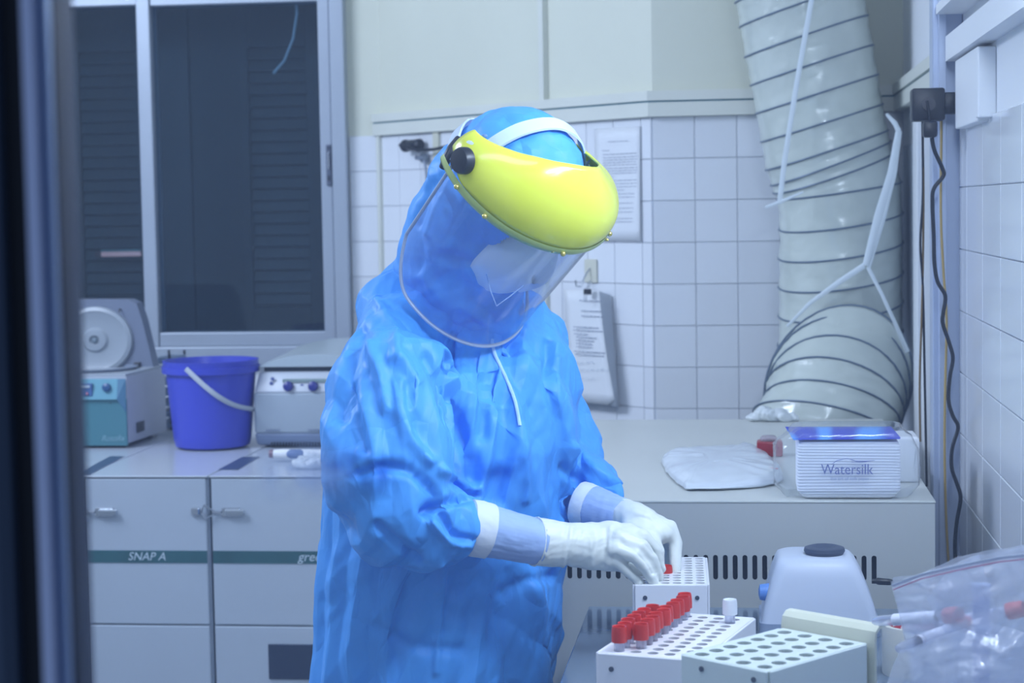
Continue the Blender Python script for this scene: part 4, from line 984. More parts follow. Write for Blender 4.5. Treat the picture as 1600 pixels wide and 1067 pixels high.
# tape roll
yr = 2.34
c = atz(1429, 1040, ZB); c = V(at(1429, 980, yr).x, yr, ZB)
ta = thing('tape_roll', 'roll of cream adhesive tape standing between rack and clear bag', 'tape', c)
MB().lathe([(.0300, .0), (.0385, .0), (.0390, .002), (.0390, .058), (.0385, .060), (.0325, .060), (.0325, .0)], n=48, caps=False).build('tape_winding', mat('cream_tape', (.72, .70, .62), .4), ta, True, True, 50)
core = mat('tape_core', (.80, .76, .76), .5); nt = core.node_tree; p_ = nt.nodes['Principled BSDF']; tcn = nt.nodes.new('ShaderNodeTexCoord'); ck = nt.nodes.new('ShaderNodeTexNoise'); ck.inputs['Scale'].default_value = 55
cr_ = nt.nodes.new('ShaderNodeValToRGB'); cr_.color_ramp.elements[0].color = (.52, .05, .07, 1); cr_.color_ramp.elements[1].color = (.78, .72, .74, 1); cr_.color_ramp.elements[0].position = .50; cr_.color_ramp.elements[1].position = .53
nt.links.new(tcn.outputs['Object'], ck.inputs['Vector']); nt.links.new(ck.outputs[0], cr_.inputs[0]); nt.links.new(cr_.outputs[0], p_.inputs['Base Color'])
MB().lathe([(.0325, .001), (.0325, .0585), (.0305, .0590), (.0300, .0585), (.0300, .001)], n=40, caps=False).build('printed_core', core, ta, True, True, 50)

# big clear zip bag ------------------------------------------------------
m_bag = film('clear_bag', (.92, .94, 1), (.88, .92, 1), .42, .14, 1.5, .30, 45)
bgY = 1.90
bag = thing('clear_zip_bag', 'large crumpled clear zip bag with tubes inside, lower right corner', 'bag', (at(1500, 1000, bgY).x, bgY, ZB))
def sheet(name, corners, dy, seed, amp, n=56, mt_=None, bulge=.0, topc=None):
    TL, TR, BR, BL_ = corners; R3 = []
    for i in range(n+1):
        v = i/n; row = []
        for j in range(n+1):
            u = j/n
            px = (TL[0]*(1-u)+TR[0]*u)*(1-v)+(BL_[0]*(1-u)+BR[0]*u)*v
            py = (TL[1]*(1-u)+TR[1]*u)*(1-v)+(BL_[1]*(1-u)+BR[1]*u)*v
            py -= 14*math.sin(math.pi*u)*(1-v)
            row.append(at(px, py, bgY+dy+bulge*math.sin(math.pi*u)*math.sin(math.pi*min(1, v))))
        R3.append(row)
    me = MB().loft(R3, close=False).data(name); co, nn = pack(me)
    f = crumple(co, seed, 9, .8, 4)*amp+crumple(co, seed+3, 30, .5, 4)*amp*.22
    co[:, 1] += f; co[:, 2] += f*.25; co[:, 0] += crumple(co, seed+7, 12)*amp*.12
    co[:, 0] = np.minimum(co[:, 0], XR-.006); co[:, 2] = np.maximum(co[:, 2], ZB+.002); unpack(me, co)
    return obj(name, me, mt_ or m_bag, bag, True, angle=180)
sheet('bag_front', ((1392, 912), (1660, 856), (1760, 1190), (1455, 1150)), -.035, 31, .014, bulge=-.03)
sheet('bag_back', ((1396, 906), (1655, 850), (1790, 1190), (1440, 1150)), .05, 37, .013, bulge=.02)
sheet('bag_fold', ((1405, 1012), (1640, 985), (1700, 1200), (1350, 1190)), -.07, 41, .016, bulge=-.03)
sheet('bag_flap', ((1448, 936), (1530, 868), (1560, 960), (1500, 1030)), -.055, 47, .006, n=30)
def bp(px, py, dy): return at(px, py, bgY+dy)
zm = mat('zip_seal', (.66, .72, .84), .25); zr = mat('zip_red_line', (.62, .22, .34), .4)
MB().tube([bp(1394, 915, -.045), bp(1440, 898, -.055), bp(1500, 884, -.06), bp(1560, 872, -.06), bp(1650, 862, -.05)], [(.0010, .0022)]*5, 8).build('zip_seal', zm, bag, True)
MB().tube([bp(1396, 921, -.046), bp(1440, 904, -.056), bp(1500, 890, -.061), bp(1560, 878, -.061), bp(1650, 868, -.051)], .0006, 6).build('zip_line', zr, bag, True)
# tubes and a packet inside the bag
for k, (px, py, dy, rx, rz_, lb) in enumerate(((1482, 962, .0, 1.35, .7, 'upper left'), (1508, 975, .01, 1.5, 2.4, 'upper middle'), (1577, 955, .0, 1.3, 1.2, 'right'))):
    o = copy_tree(tube0, bp(px, py, dy), 'red-capped tube lying inside the clear zip bag, ' + lb, (0, 0, 0))
    o.rotation_euler = (rx, 0, rz_); o['group'] = 'tubes inside the clear bag'
    off = Euler((rx, 0, rz_)).to_matrix() @ V(0, 0, .108); o.location = bp(px, py, dy)-off
    if o.location.z < ZB+.012: o.location.z = ZB+.012
c = bp(1533, 935, .0)
pk = thing('blue_grey_packet', 'blue grey packet standing inside the clear zip bag', 'packet', V(c.x, c.y, ZB+.01))
MB().b2((c.x-.008, c.y-.004, ZB+.01), (c.x+.008, c.y+.004, c.z+.012), .002).build('packet_body', mat('packet_blue', (.20, .27, .58), .45), pk, True)
MB().b2((c.x-.009, c.y-.005, c.z+.006), (c.x+.009, c.y+.005, c.z+.015), .001).build('packet_top', mat('packet_pale', (.45, .52, .75), .45), pk, True)
c = bp(1500, 1040, .01)
me = MB()
for k in range(12):
    a_ = k*.9; me.ell(V(c.x+.035*math.cos(a_)+.01*k/3, c.y+.02*math.sin(a_*1.3), ZB+.03+.006*k*.5), (.03, .022, .018), Euler((k, .5*k, 0)).to_matrix(), 14, 9)
me = remesh(me, .004, 5); co, nn = pack(me); co += nn*(crumple(co, 17, 30)*.006)[:, None]; co[:, 0] = np.minimum(co[:, 0], XR-.008); co[:, 2] = np.maximum(co[:, 2], ZB+.003); unpack(me, co)
tag(obj('inner_plastic_bag', me, mat('inner_bag', (.60, .64, .85), .3, alpha=.85), smooth=True), 'crumpled bluish inner bag within the clear zip bag', 'bag')
# ================================================================== THE PERSON
PA = math.radians(38)
fw = V(math.cos(PA), -math.sin(PA), 0); lf = V(math.sin(PA), math.cos(PA), 0)     # facing, person's left
PC = at(715, 800, 2.52)
person = thing('person', 'person in blue hooded gown, mask and yellow face shield, handling tubes with gloved hands', 'person', V(PC.x, PC.y, 0))
m_gown = mat('gown_fabric', (.085, .39, .96), .48, bump=.12, bscale=70, vary=.10, vscale=7, spec=.35, sss=.04, detail=5)
m_hood = m_gown
nt = m_gown.node_tree; p_ = nt.nodes['Principled BSDF']; tcn = nt.nodes.new('ShaderNodeTexCoord'); nw = nt.nodes.new('ShaderNodeTexNoise'); nw.inputs['Scale'].default_value = 9; nt.links.new(tcn.outputs['Object'], nw.inputs['Vector'])
mv = nt.nodes.new('ShaderNodeVectorMath'); mv.operation = 'MULTIPLY_ADD'; mv.inputs[1].default_value = (.10, .10, .10); nt.links.new(nw.outputs['Color'], mv.inputs[0]); nt.links.new(tcn.outputs['Object'], mv.inputs[2])
sc_ = nt.nodes.new('ShaderNodeVectorMath'); sc_.operation = 'MULTIPLY'; sc_.inputs[1].default_value = (1, 1, .45); nt.links.new(mv.outputs[0], sc_.inputs[0])
vo = nt.nodes.new('ShaderNodeTexVoronoi'); vo.feature = 'DISTANCE_TO_EDGE'; vo.inputs['Scale'].default_value = 15; nt.links.new(sc_.outputs[0], vo.inputs['Vector'])
mr = nt.nodes.new('ShaderNodeMapRange'); mr.inputs['From Max'].default_value = .22; nt.links.new(vo.outputs['Distance'], mr.inputs['Value'])
bq = nt.nodes.new('ShaderNodeBump'); bq.inputs['Strength'].default_value = .35; bq.inputs['Distance'].default_value = .006; nt.links.new(mr.outputs[0], bq.inputs['Height'])
ob = next(n for n in nt.nodes if n.type == 'BUMP' and n != bq); nt.links.new(bq.outputs[0], ob.inputs['Normal'])
m_glove = mat('latex_glove', (.80, .84, .80), .38, bump=.10, bscale=90, sss=.12, vary=.04)
m_cuff = mat('white_cuff', (.74, .80, .88), .7, bump=.15, bscale=120)
m_under = mat('pale_sleeve', (.36, .50, .80), .55, bump=.15, bscale=70, sss=.05)
m_skin = mat('skin', (.34, .20, .15), .5, sss=.15)
# ---- gown -------------------------------------------------------------
g = MB()
def tor(py, cx, wd, dp, Y=2.52, fwd=0.0):
    c = at(cx, py, Y)+fw*fwd; return c, wd, dp
rows_ = [tor(1290, 668, .180, .136), tor(1180, 674, .180, .136), tor(1067, 678, .180, .134), tor(980, 684, .178, .132), tor(890, 694, .177, .130), tor(800, 704, .178, .130), tor(700, 713, .182, .130), tor(620, 722, .188, .122, 2.53), tor(560, 724, .176, .108, 2.55), tor(515, 722, .150, .092, 2.57), tor(480, 720, .108, .075, 2.575), tor(455, 716, .070, .060, 2.58)]
bot = V(rows_[0][0].x-.045, rows_[0][0].y, .28)
rings = [[bot+lf*(.20*math.cos(a))+fw*(.15*math.sin(a)) for a in [2*math.pi*k/40 for k in range(40)]]]
for c, wd, dp in rows_:
    e = .86
    rings.append([c+lf*(wd*abs(math.cos(a))**e*math.copysign(1, math.cos(a)))+fw*(dp*abs(math.sin(a))**e*math.copysign(1, math.sin(a))) for a in [2*math.pi*k/40 for k in range(40)]])
g.loft(rings)
RS = [at(612, 543, 2.43), at(614, 602, 2.36), at(606, 680, 2.33), at(602, 740, 2.31), at(618, 795, 2.295), at(660, 815, 2.30), at(692, 824, 2.315), at(712, 824, 2.322)]
g.chain(RS, [.059, .078, .083, .083, .070, .056, .047, .040])
LS = [at(832, 548, 2.64), at(850, 600, 2.655), at(866, 660, 2.655), at(880, 715, 2.64), at(905, 748, 2.61), at(932, 768, 2.575)]
g.chain(LS, [.052, .052, .050, .047, .043, .036])
g.chain([at(712, 505, 2.58), at(690, 545, 2.53), RS[0]], [.072, .072, .058]); g.chain([at(702, 445, 2.545), at(645, 478, 2.53), RS[0]], [.070, .062, .058]); g.chain([at(750, 480, 2.58), at(800, 512, 2.60), LS[0]], [.055, .050, .050])
# loose hem of the far sleeve
g.chain([at(905, 740, 2.60), at(948, 764, 2.565), at(966, 778, 2.555)], [.036, .024, .016])
def facet(me, seed, freq, amp, ratio, zsq=.5, sub_=2, rel=2):
    """turn a smooth body into flat planes meeting in creases, like crumpled nonwoven cloth"""
    co, nn = pack(me); co += nn*(crumple(co, seed, freq, .8, 3, (1, 1, zsq))*amp)[:, None]; co[:, 2] *= zsq; unpack(me, co)
    o = bpy.data.objects.new('tmp', me); COL.objects.link(o)
    a = o.modifiers.new('d', 'DECIMATE'); a.ratio = ratio
    m1 = baked(o); bpy.data.objects.remove(o)
    co, nn = pack(m1); co[:, 2] /= zsq; unpack(m1, co)
    o = bpy.data.objects.new('tmp', m1); COL.objects.link(o)
    b_ = o.modifiers.new('s', 'SUBSURF'); b_.subdivision_type = 'SIMPLE'; b_.levels = sub_; b_.render_levels = sub_
    c_ = o.modifiers.new('m', 'SMOOTH'); c_.factor = .5; c_.iterations = rel
    m2 = baked(o); bpy.data.objects.remove(o); return m2
gm = facet(remesh(g, .0055, 6), 2, 9, .013, .05, .55, 3, 4)
print('gown faces', len(gm.polygons))
co, nn = pack(gm)
zfac = np.clip((co[:, 2]-.3)/.5, .3, 1)
d = crumple(co, 8, 26, .6, 4, (1, 1, .55))*.0016
P2 = proj(co); view = np.array(CAM)-co; view /= np.linalg.norm(view, axis=1)[:, None]; facing = np.clip((nn*view).sum(1)*3, 0, 1)
folds = [(-.016, 11, [(716, 520), (702, 590), (714, 660), (735, 720), (742, 752)]), (-.014, 15, [(800, 535), (772, 590), (796, 660), (790, 720), (775, 780)]),
         (+.006, 7, [(770, 528), (782, 572), (806, 625), (820, 690), (822, 780)]), (-.010, 9, [(858, 535), (856, 600), (874, 660), (878, 740), (884, 800)]),
         (-.009, 12, [(566, 520), (545, 590), (530, 650)]), (+.009, 9, [(578, 540), (596, 590), (604, 640)]), (-.008, 9, [(548, 600), (556, 650), (568, 700)]),
         (+.009, 9, [(622, 600), (622, 640), (640, 690), (672, 720)]), (-.012, 7, [(664, 800), (700, 785), (745, 772)]), (-.010, 8, [(688, 806), (715, 842), (738, 846)]),
         (+.008, 7, [(676, 815), (706, 848), (735, 850)]), (-.009, 9, [(590, 822), (622, 850), (650, 872)]), (+.006, 6, [(692, 888), (686, 960), (682, 1050)]),
         (-.008, 14, [(640, 905), (625, 980), (618, 1067)]), (-.007, 18, [(800, 900), (780, 980), (800, 1067)]), (+.008, 12, [(840, 900), (845, 980), (850, 1067)]),
         (-.010, 8, [(655, 745), (680, 775), (668, 805)]), (+.008, 8, [(690, 735), (720, 752), (745, 765)]), (-.009, 9, [(640, 735), (600, 728), (560, 740)]),
         (+.010, 12, [(625, 560), (650, 600), (645, 640)]), (-.008, 9, [(665, 560), (690, 610), (700, 650)]), (+.007, 8, [(590, 470), (620, 520), (615, 560)]),
         (+.007, 8, [(900, 700), (930, 735), (975, 762)]), (-.008, 8, [(885, 735), (915, 760), (900, 790)]), (-.010, 10, [(745, 560), (760, 620), (755, 680)]),
         (+.004, 5, [(870, 560), (876, 700), (879, 860)]), (-.006, 10, [(590, 980), (640, 1010), (720, 1015)]), (-.007, 9, [(790, 930), (830, 905), (860, 900)])]
for amp, wd, line in folds:
    dd = seg_dist(P2, line); d += amp*np.exp(-(dd/wd)**2)*facing
co = co+nn*(d*zfac)[:, None]
unpack(gm, co)
gown = obj('gown', gm, m_gown, person, True, angle=180)
# placket line on the chest
def on_gown(px, py, lift=.002, me=None):
    o_ = CAM; dr = ray(px, py); hit_, loc, no, idx = gown.ray_cast(gown.matrix_world.inverted() @ o_, dr)
    return (loc+no*lift) if hit_ else at(px, py, 2.4)
bpy.context.view_layer.update()
inv = gown.matrix_parent_inverse.copy()
def surf(px, py, lift=.0015):
    M = Matrix.Translation(person.location) @ inv
    Mi = M.inverted(); h, loc, no, idx = gown.ray_cast(Mi @ CAM, (Mi.to_3x3() @ ray(px, py)))
    return M @ (loc+no*lift) if h else at(px, py, 2.42)
pk_ = [surf(x, y) for x, y in smoothp([(769, 530), (773, 552), (782, 575), (796, 602), (806, 630), (813, 665)], 4)]
MB().tube(pk_, [(.0008, .0022)]*len(pk_), 6, flat=(0, -1, 0)).build('zip_tape', mat('pale_blue_tape', (.42, .66, .95), .4), person, True)

# ---- head -------------------------------------------------------------
T = math.radians(48)
HC_ = at(798, 300, 2.465)
ef = V(math.cos(PA)*math.cos(T), -math.sin(PA)*math.cos(T), -math.sin(T)); eu = V(math.cos(PA)*math.sin(T), -math.sin(PA)*math.sin(T), math.cos(T)); er = -lf
HM = Matrix((ef, er, eu)).transposed().to_4x4(); HM.translation = HC_
def H_(f, r, u): return HM @ V(f, r, u)
# body: one continuous figure under the clothes
b = MB()
nkb = at(712, 470, 2.52)
hipc = V(PC.x-.02, PC.y, .86); 
b.chain([hipc+V(0, 0, .0), V(PC.x, PC.y, 1.05), at(718, 600, 2.53), at(714, 535, 2.58)], [.105, .085, .080, .050])
b.chain([at(714, 505, 2.58), at(716, 400, 2.525), H_(-.03, 0, -.05)], [.040, .044, .050])
b.ell(H_(-.005, 0, .006), (.086, .070, .090), HM.to_3x3()); b.ell(H_(.020, 0, -.065), (.060, .052, .050), HM.to_3x3())
b.ell(H_(.080, 0, -.028), (.016, .012, .020), HM.to_3x3())                      # nose
b.ell(H_(.062, 0, .026), (.022, .050, .012), HM.to_3x3())                      # brow
for s_ in (-1, 1): b.ell(H_(-.005, .070*s_, -.02), (.014, .008, .026), HM.to_3x3()); b.ell(H_(.060, .034*s_, -.03), (.02, .02, .018), HM.to_3x3())
b.chain([at(714, 545, 2.56), RS[0]], [.045, .034]); b.chain(RS[0:1]+[RS[3], RS[4]], [.040, .038, .034])
b.chain([RS[4], at(745, 828, 2.333), at(870, 850, 2.372), at(940, 852, 2.388)], [.034, .022, .015, .010])
b.chain([at(714, 530, 2.56), LS[0]], [.06, .034]); b.chain([LS[0], LS[3]], [.034, .024]); b.chain([LS[3], at(922, 782, 2.56), at(985, 811, 2.514), at(1012, 825, 2.48)], [.024, .013, .010, .007])
for s_ in (-1, 1):
    hp0 = hipc-lf*.08*s_-V(0, 0, .05); kn = V(hp0.x, hp0.y, .47)+fw*.02; an = V(hp0.x, hp0.y, .09)-fw*.01
    b.chain([hp0, kn, an, an+fw*.06-V(0, 0, .035), an+fw*.14-V(0, 0, .05)], [.078, .055, .038, .034, .026])
bm_ = remesh(b, .005, 3)
obj('body', bm_, m_skin, person, True, angle=180)
for s_ in (-1, 1):
    hp0 = hipc-lf*.08*s_-V(0, 0, .05); an = V(hp0.x, hp0.y, .055)
    sh_ = MB(); sh_.chain([an-fw*.055, an+fw*.03, an+fw*.15-V(0, 0, .015)], [.048, .046, .036]); me = remesh(sh_, .005, 3); co, nn = pack(me); co[:, 2] = np.maximum(co[:, 2], .001); unpack(me, co)
    obj('shoe_cover', me, m_gown, person, True)
    MB().tube([V(hp0.x, hp0.y, .07), V(hp0.x, hp0.y, .45)], [.058, .085], 20).build('trouser_leg', m_gown, person, True)
# eyes
for s_ in (-1, 1):
    e = MB().ell(H_(.066, .032*s_, .002), (.012, .012, .012), HM.to_3x3()).build('eye', mat('eye_white', (.6, .6, .6), .2), person, True)
    MB().ell(H_(.0755, .032*s_, -.001), (.0035, .0055, .0055), HM.to_3x3()).build('iris', mat('iris', (.03, .015, .01), .2), e, True)
    MB().tube([H_(.072, .018*s_, .020), H_(.076, .034*s_, .024), H_(.062, .052*s_, .019)], [(.002, .004)]*3, 8).build('eyebrow', mat('brow_hair', (.02, .015, .012), .7), person, True)
    MB().tube([H_(.072, .020*s_, .009), H_(.079, .033*s_, .0125), H_(.066, .048*s_, .008)], .0035, 8).build('eyelid', m_skin, e, True)
# hood
h = MB()
h.ell(H_(-.004, 0, .006), (.100, .086, .106), HM.to_3x3(), 28, 18)
h.ell(H_(.028, 0, -.075), (.072, .072, .062), HM.to_3x3())
nk = [at(758, 300, 2.475), at(722, 345, 2.485), at(702, 400, 2.51), at(700, 445, 2.53), at(708, 488, 2.56)]
h.chain(nk, [.080, .070, .068, .078, .090])
h.chain([H_(.01, 0, -.08), at(752, 455, 2.50), at(748, 495, 2.54)], [.060, .056, .060])
h.chain([at(700, 455, 2.53), at(648, 492, 2.54)], [.07, .052]); h.chain([at(715, 465, 2.51), at(785, 515, 2.58)], [.065, .045])
hm_ = remesh(h, .0042, 10)
co, nn = pack(hm_)
L = (np.array(HM.inverted())@np.hstack([co, np.ones((len(co), 1))]).T).T[:, :3]
headish = np.clip(1-np.linalg.norm(L, axis=1)/.14, 0, 1)
d = crumple(co, 12, 16, .7, 4)*.0050*(1-.7*np.clip(headish*3, 0, 1))+crumple(co, 14, 34, .6, 4)*.0014
# gathers that radiate from the temple
P2 = proj(co)
for amp, wd, line in [(-.006, 7, [(700, 262), (668, 300), (650, 350)]), (+.006, 6, [(712, 275), (690, 310), (668, 365)]), (-.006, 6, [(735, 280), (715, 330), (690, 380)]), (-.008, 9, [(690, 400), (735, 410), (780, 450)]), (+.006, 9, [(660, 430), (700, 470), (760, 500)]), (-.007, 8, [(740, 470), (770, 500)])]:
    d += amp*np.exp(-(seg_dist(P2, line)/wd)**2)
co = co+nn*d[:, None]; unpack(hm_, co)
# open the hood round the eyes and mouth
L = (np.array(HM.inverted())@np.hstack([co, np.ones((len(co), 1))]).T).T[:, :3]
inside = (L[:, 0] > .03) & ((L[:, 1]/.052)**2+((L[:, 2]+.016)/.060)**2 < 1)
bm = bmesh.new(); bm.from_mesh(hm_); bm.verts.ensure_lookup_table()
bmesh.ops.delete(bm, geom=[bm.verts[i] for i in np.nonzero(inside)[0]], context='VERTS')
bm.to_mesh(hm_); bm.free()
hood = obj('hood', hm_, m_hood, person, True, angle=180)
sd = hood.modifiers.new('s', 'SOLIDIFY'); sd.thickness = .0012; sd.offset = -1
# mask
mk = MB(); rs_ = []
for i in range(12):
    a = i/11*math.pi/2; q = math.cos(a)**.85; z = math.sin(a)
    rs_.append([H_(.056+.054*z+.004*math.cos(2*t), .062*q*math.cos(t)*(1-.10*math.sin(t)), -.052+.062*q*math.sin(t)+.002*z) for t in [2*math.pi*k/36 for k in range(36)]])
mk.loft(rs_, True, True); me = mk.data('mask')
co, nn = pack(me); unpack(me, co+nn*(crumple(co, 4, 25)*.0015)[:, None])
mask = obj('face_mask', me, mat('mask_fabric', (.86, .90, .95), .7, bump=.1, bscale=90), person, True, angle=180)
MB().tube([H_(.090, -.018, .002), H_(.098, 0, .004), H_(.090, .018, .002)], [(.001, .0025)]*3, 8).build('nose_strip', mat('strip_metal', (.6, .66, .74), .4, metal=.3), mask)
MB().tube([at(760, 428, 2.352), at(767, 456, 2.352), at(776, 478, 2.352), at(798, 462, 2.355), at(818, 446, 2.36)], .0008, 6).build('ear_strap', mat('strap_blue', (.30, .45, .75), .5), mask, True)

# ---- face shield -------------------------------------------------------
SCn = at(836, 262, 2.50)-er*.0; SCn = at(836, 263, 2.400)
SM = HM.copy(); SM.translation = SCn
def S_(th, r, u, fo=1.0): th = math.radians(th); return SM @ V(r*math.cos(th)*fo, r*math.sin(th), u)
m_vis = film('visor_film', (.90, .94, 1), (.70, .80, 1), .09, .04, 1.47)
m_yel = mat('yellow_shell', (.74, .80, .075), .22, spec=.5, sss=.08, coat=.4)
n_t = 60; THM = 98
rows_ = []
for i in range(25):
    v = i/24; row = []
    for k in range(n_t+1):
        th = -THM+2*THM*k/n_t; a = abs(th)/THM
        Lm = .207*(1-a**6)+.148*a**6 if True else 0
        Lm = .212-.030*a**2-.045*max(0, a-.72)/.28*max(0, a-.72)/.28
        row.append(S_(th, .124-.006*v-.007*min(1, max(0, (50-th)/70)), -.0-Lm*v))
    rows_.append(row)
vis = MB().loft(rows_, close=False).data('visor')
visor = obj('visor', vis, m_vis, person, True, angle=180)
sd = visor.modifiers.new('s', 'SOLIDIFY'); sd.thickness = .0009; sd.offset = 0
edge = [r[-1] for r in rows_]+list(reversed(rows_[-1]))[1:]+[r[0] for r in reversed(rows_)][1:]
MB().tube(edge, [(.0024, .0020)]*len(edge), 8).build('visor_trim', mat('visor_trim', (.55, .62, .76), .3, sss=.1, alpha=.85), visor, True)
# yellow brow shell
def kf(th, pts):
    for (a, x), (b_, y) in zip(pts[:-1], pts[1:]):
        if th <= b_: t = (th-a)/(b_-a); t = t*t*(3-2*t); return x+(y-x)*t
    return pts[-1][1]
def kfs(th, pts): return sum(kf(max(pts[0][0], min(pts[-1][0], th+o_)), pts) for o_ in range(-20, 21, 4))/11
ur = [(-108, .094), (-80, .078), (-40, .058), (0, .066), (40, .078), (75, .088), (108, .110)]
uh = [(-108, .010), (-75, .034), (-40, .056), (0, .074), (35, .078), (70, .058), (95, .038), (112, .024)]
lh = [(-108, -.004), (-80, -.012), (0, -.014), (80, -.012), (108, -.004)]
rows_ = []
NR = 16
for i in range(NR+1):
    v = i/NR; row = []
    for k in range(73):
        th = -110+220*k/72
        r0 = kfs(th, ur); r1 = (.130 if abs(th) < 85 else .130-.010*(abs(th)-85)/25)-.007*min(1, max(0, (50-th)/70)); z0 = kfs(th, uh); z1 = kf(th, lh)
        bz = v; r = r0+(r1-r0)*math.sin(min(1, bz*1.08)*math.pi/2)**.95; z = z0+(z1-z0)*(bz**1.25)
        row.append(S_(th, r, z))
    rows_.append(row)
ysh = obj('brow_guard', MB().loft(rows_, close=False).data('brow_guard'), m_yel, person, True, angle=180)
sd = ysh.modifiers.new('s', 'SOLIDIFY'); sd.thickness = .0022; sd.offset = -1
# lower translucent lip of the shell
rows_ = [[S_(-106+212*k/72, r-.007*min(1, max(0, (50-(-106+212*k/72))/70)), z) for k in range(73)] for r, z in ((.1305, -.012), (.1315, -.018), (.1290, -.023), (.1265, -.018))]
MB().loft(rows_, close=False).build('brow_lip', mat('yellow_lip', (.50, .62, .20), .3, sss=.1), ysh, True, angle=180)
m_brass = mat('brass', (.72, .62, .18), .25, metal=.7)
for th, z in ((84, -.018), (62, -.018), (12, -.018), (-40, -.018)):
    p = S_(th, .133-.007*min(1, max(0, (50-th)/70)), z); MB().ell(p, (.0034, .0034, .0034)).build('rivet', m_brass, ysh, True)
    p = S_(th+6, .126, z-.002); MB().ell(p, (.003, .002, .002)).build('rivet', m_brass, ysh, True)
# knob, headband, straps
kp = at(724, 251, 2.292)
KM = Matrix((ef, eu, er)).transposed()
MB().lathe([(.013, -.006), (.0165, -.004), (.0165, .004), (.0145, .008), (.006, .009)], kp, 28, KM).build('ratchet_knob', m_black, person, True, angle=30)
m_hb = mat('headband_white', (.62, .74, .92), .4, sss=.1)
MB().ell(kp-er*.018+ef*(-.016)+eu*(-.006), (.014, .020, .004), KM, 20, 8).build('pivot_plate', m_hb, person, True)
def band(pts, wd, th_, m, nm, par):
    pts = [Vector(p) for p in smoothp([tuple(p) for p in pts], 6)]; rg_ = []
    for i, p in enumerate(pts):
        t = (pts[min(i+1, len(pts)-1)]-pts[max(i-1, 0)]).normalized(); o_ = (p-HC_).normalized(); o_ = (o_-t*o_.dot(t)).normalized(); s_ = t.cross(o_)
        rg_.append([p+s_*wd/2*a+o_*th_/2*c for a, c in ((-1, -.6), (-.9, 1), (.9, 1), (1, -.6))])
    return MB().loft(rg_).build(nm, m, par, True, angle=60)
def hs(f, r, u, k=1.035):      # point on the hood ellipsoid in direction (f,r,u)
    q = 1/math.sqrt((f/.100)**2+(r/.086)**2+(u/.106)**2)*k; return H_(-.004+f*q, r*q, .006+u*q)
cr_pts = [kp-er*.004, hs(-.15, .95, .35, 1.06), hs(-.12, .80, .75, 1.06), hs(-.08, .45, 1.0, 1.06), hs(-.02, 0, 1.0, 1.06), hs(.05, -.45, .9, 1.06), hs(.15, -.8, .6, 1.05), hs(.2, -1, .25, 1.02)]
band(cr_pts, .022, .003, m_hb, 'crown_strap', person)
band([S_(a, r_, .022) for a, r_ in ((100, .100), (60, .094), (20, .088), (-20, .084), (-45, .082))], .020, .003, m_hb, 'forehead_band', person)
band([kp+er*.001-ef*.004, at(716, 240, 2.335), at(706, 235, 2.36), hs(-1, .25, .1, 1.06), hs(-1, -.4, .1, 1.06)], .020, .003, m_hb, 'nape_band', person)
MB().tube([at(716, 216, 2.365), at(706, 232, 2.35), at(697, 250, 2.345), at(692, 262, 2.35)], [(.004, .004), (.006, .006), (.007, .006), (.005, .005)], 10).build('ratchet_clip', m_black, person, True)
p = at(757, 213, 2.365); MB().ell(p, (.004, .003, .003)).build('strap_stud', mat('stud_blue', (.12, .25, .5), .4), person, True)

# ---- cuffs and gloves ---------------------------------------------------
def sleeve(pts, rad, m, nm, seed, amp=.0015, n=40, par=person, fr_=60):
    P = [Vector(p) for p in pts]; out = MB().tube(P, rad, n); me = out.data(nm)
    bm = bmesh.new(); bm.from_mesh(me); bmesh.ops.subdivide_edges(bm, edges=[e for e in bm.edges if len(e.link_faces) == 2 and all(len(f.verts) == 4 for f in e.link_faces)], cuts=3, use_grid_fill=True); bm.to_mesh(me); bm.free()
    co, nn = pack(me); co += nn*(crumple(co, seed, fr_)*amp)[:, None]; unpack(me, co); return obj(nm, me, m, par, True, angle=70)
def lerpP(a, b_, n): return [a.lerp(b_, i/n) for i in range(n+1)]
c0_, c1_ = at(728, 822, 2.325), at(846, 848, 2.365)
sleeve(lerpP(c0_, c1_, 6), [.0335, .0330, .0322, .0310, .0300, .0290, .0280], m_under, 'inner_sleeve', 61, .0012)
dr_ = (c1_-c0_).normalized()
sleeve([c0_.lerp(c1_, .02), c0_.lerp(c1_, .14), c0_.lerp(c1_, .30)], [.0345, .0352, .0345], m_cuff, 'knitted_cuff', 62, .0008)
d0_, d1_ = at(912, 789, 2.545), at(985, 812, 2.510)
sleeve(lerpP(d0_, d1_, 6), [.0300, .0300, .0290, .0275, .0260, .0245, .0225], m_under, 'inner_sleeve', 63, .0012)
sleeve([d0_.lerp(d1_, -.06), d0_.lerp(d1_, .08), d0_.lerp(d1_, .2)], [.0312, .0318, .0305], m_cuff, 'knitted_cuff', 64, .0008)

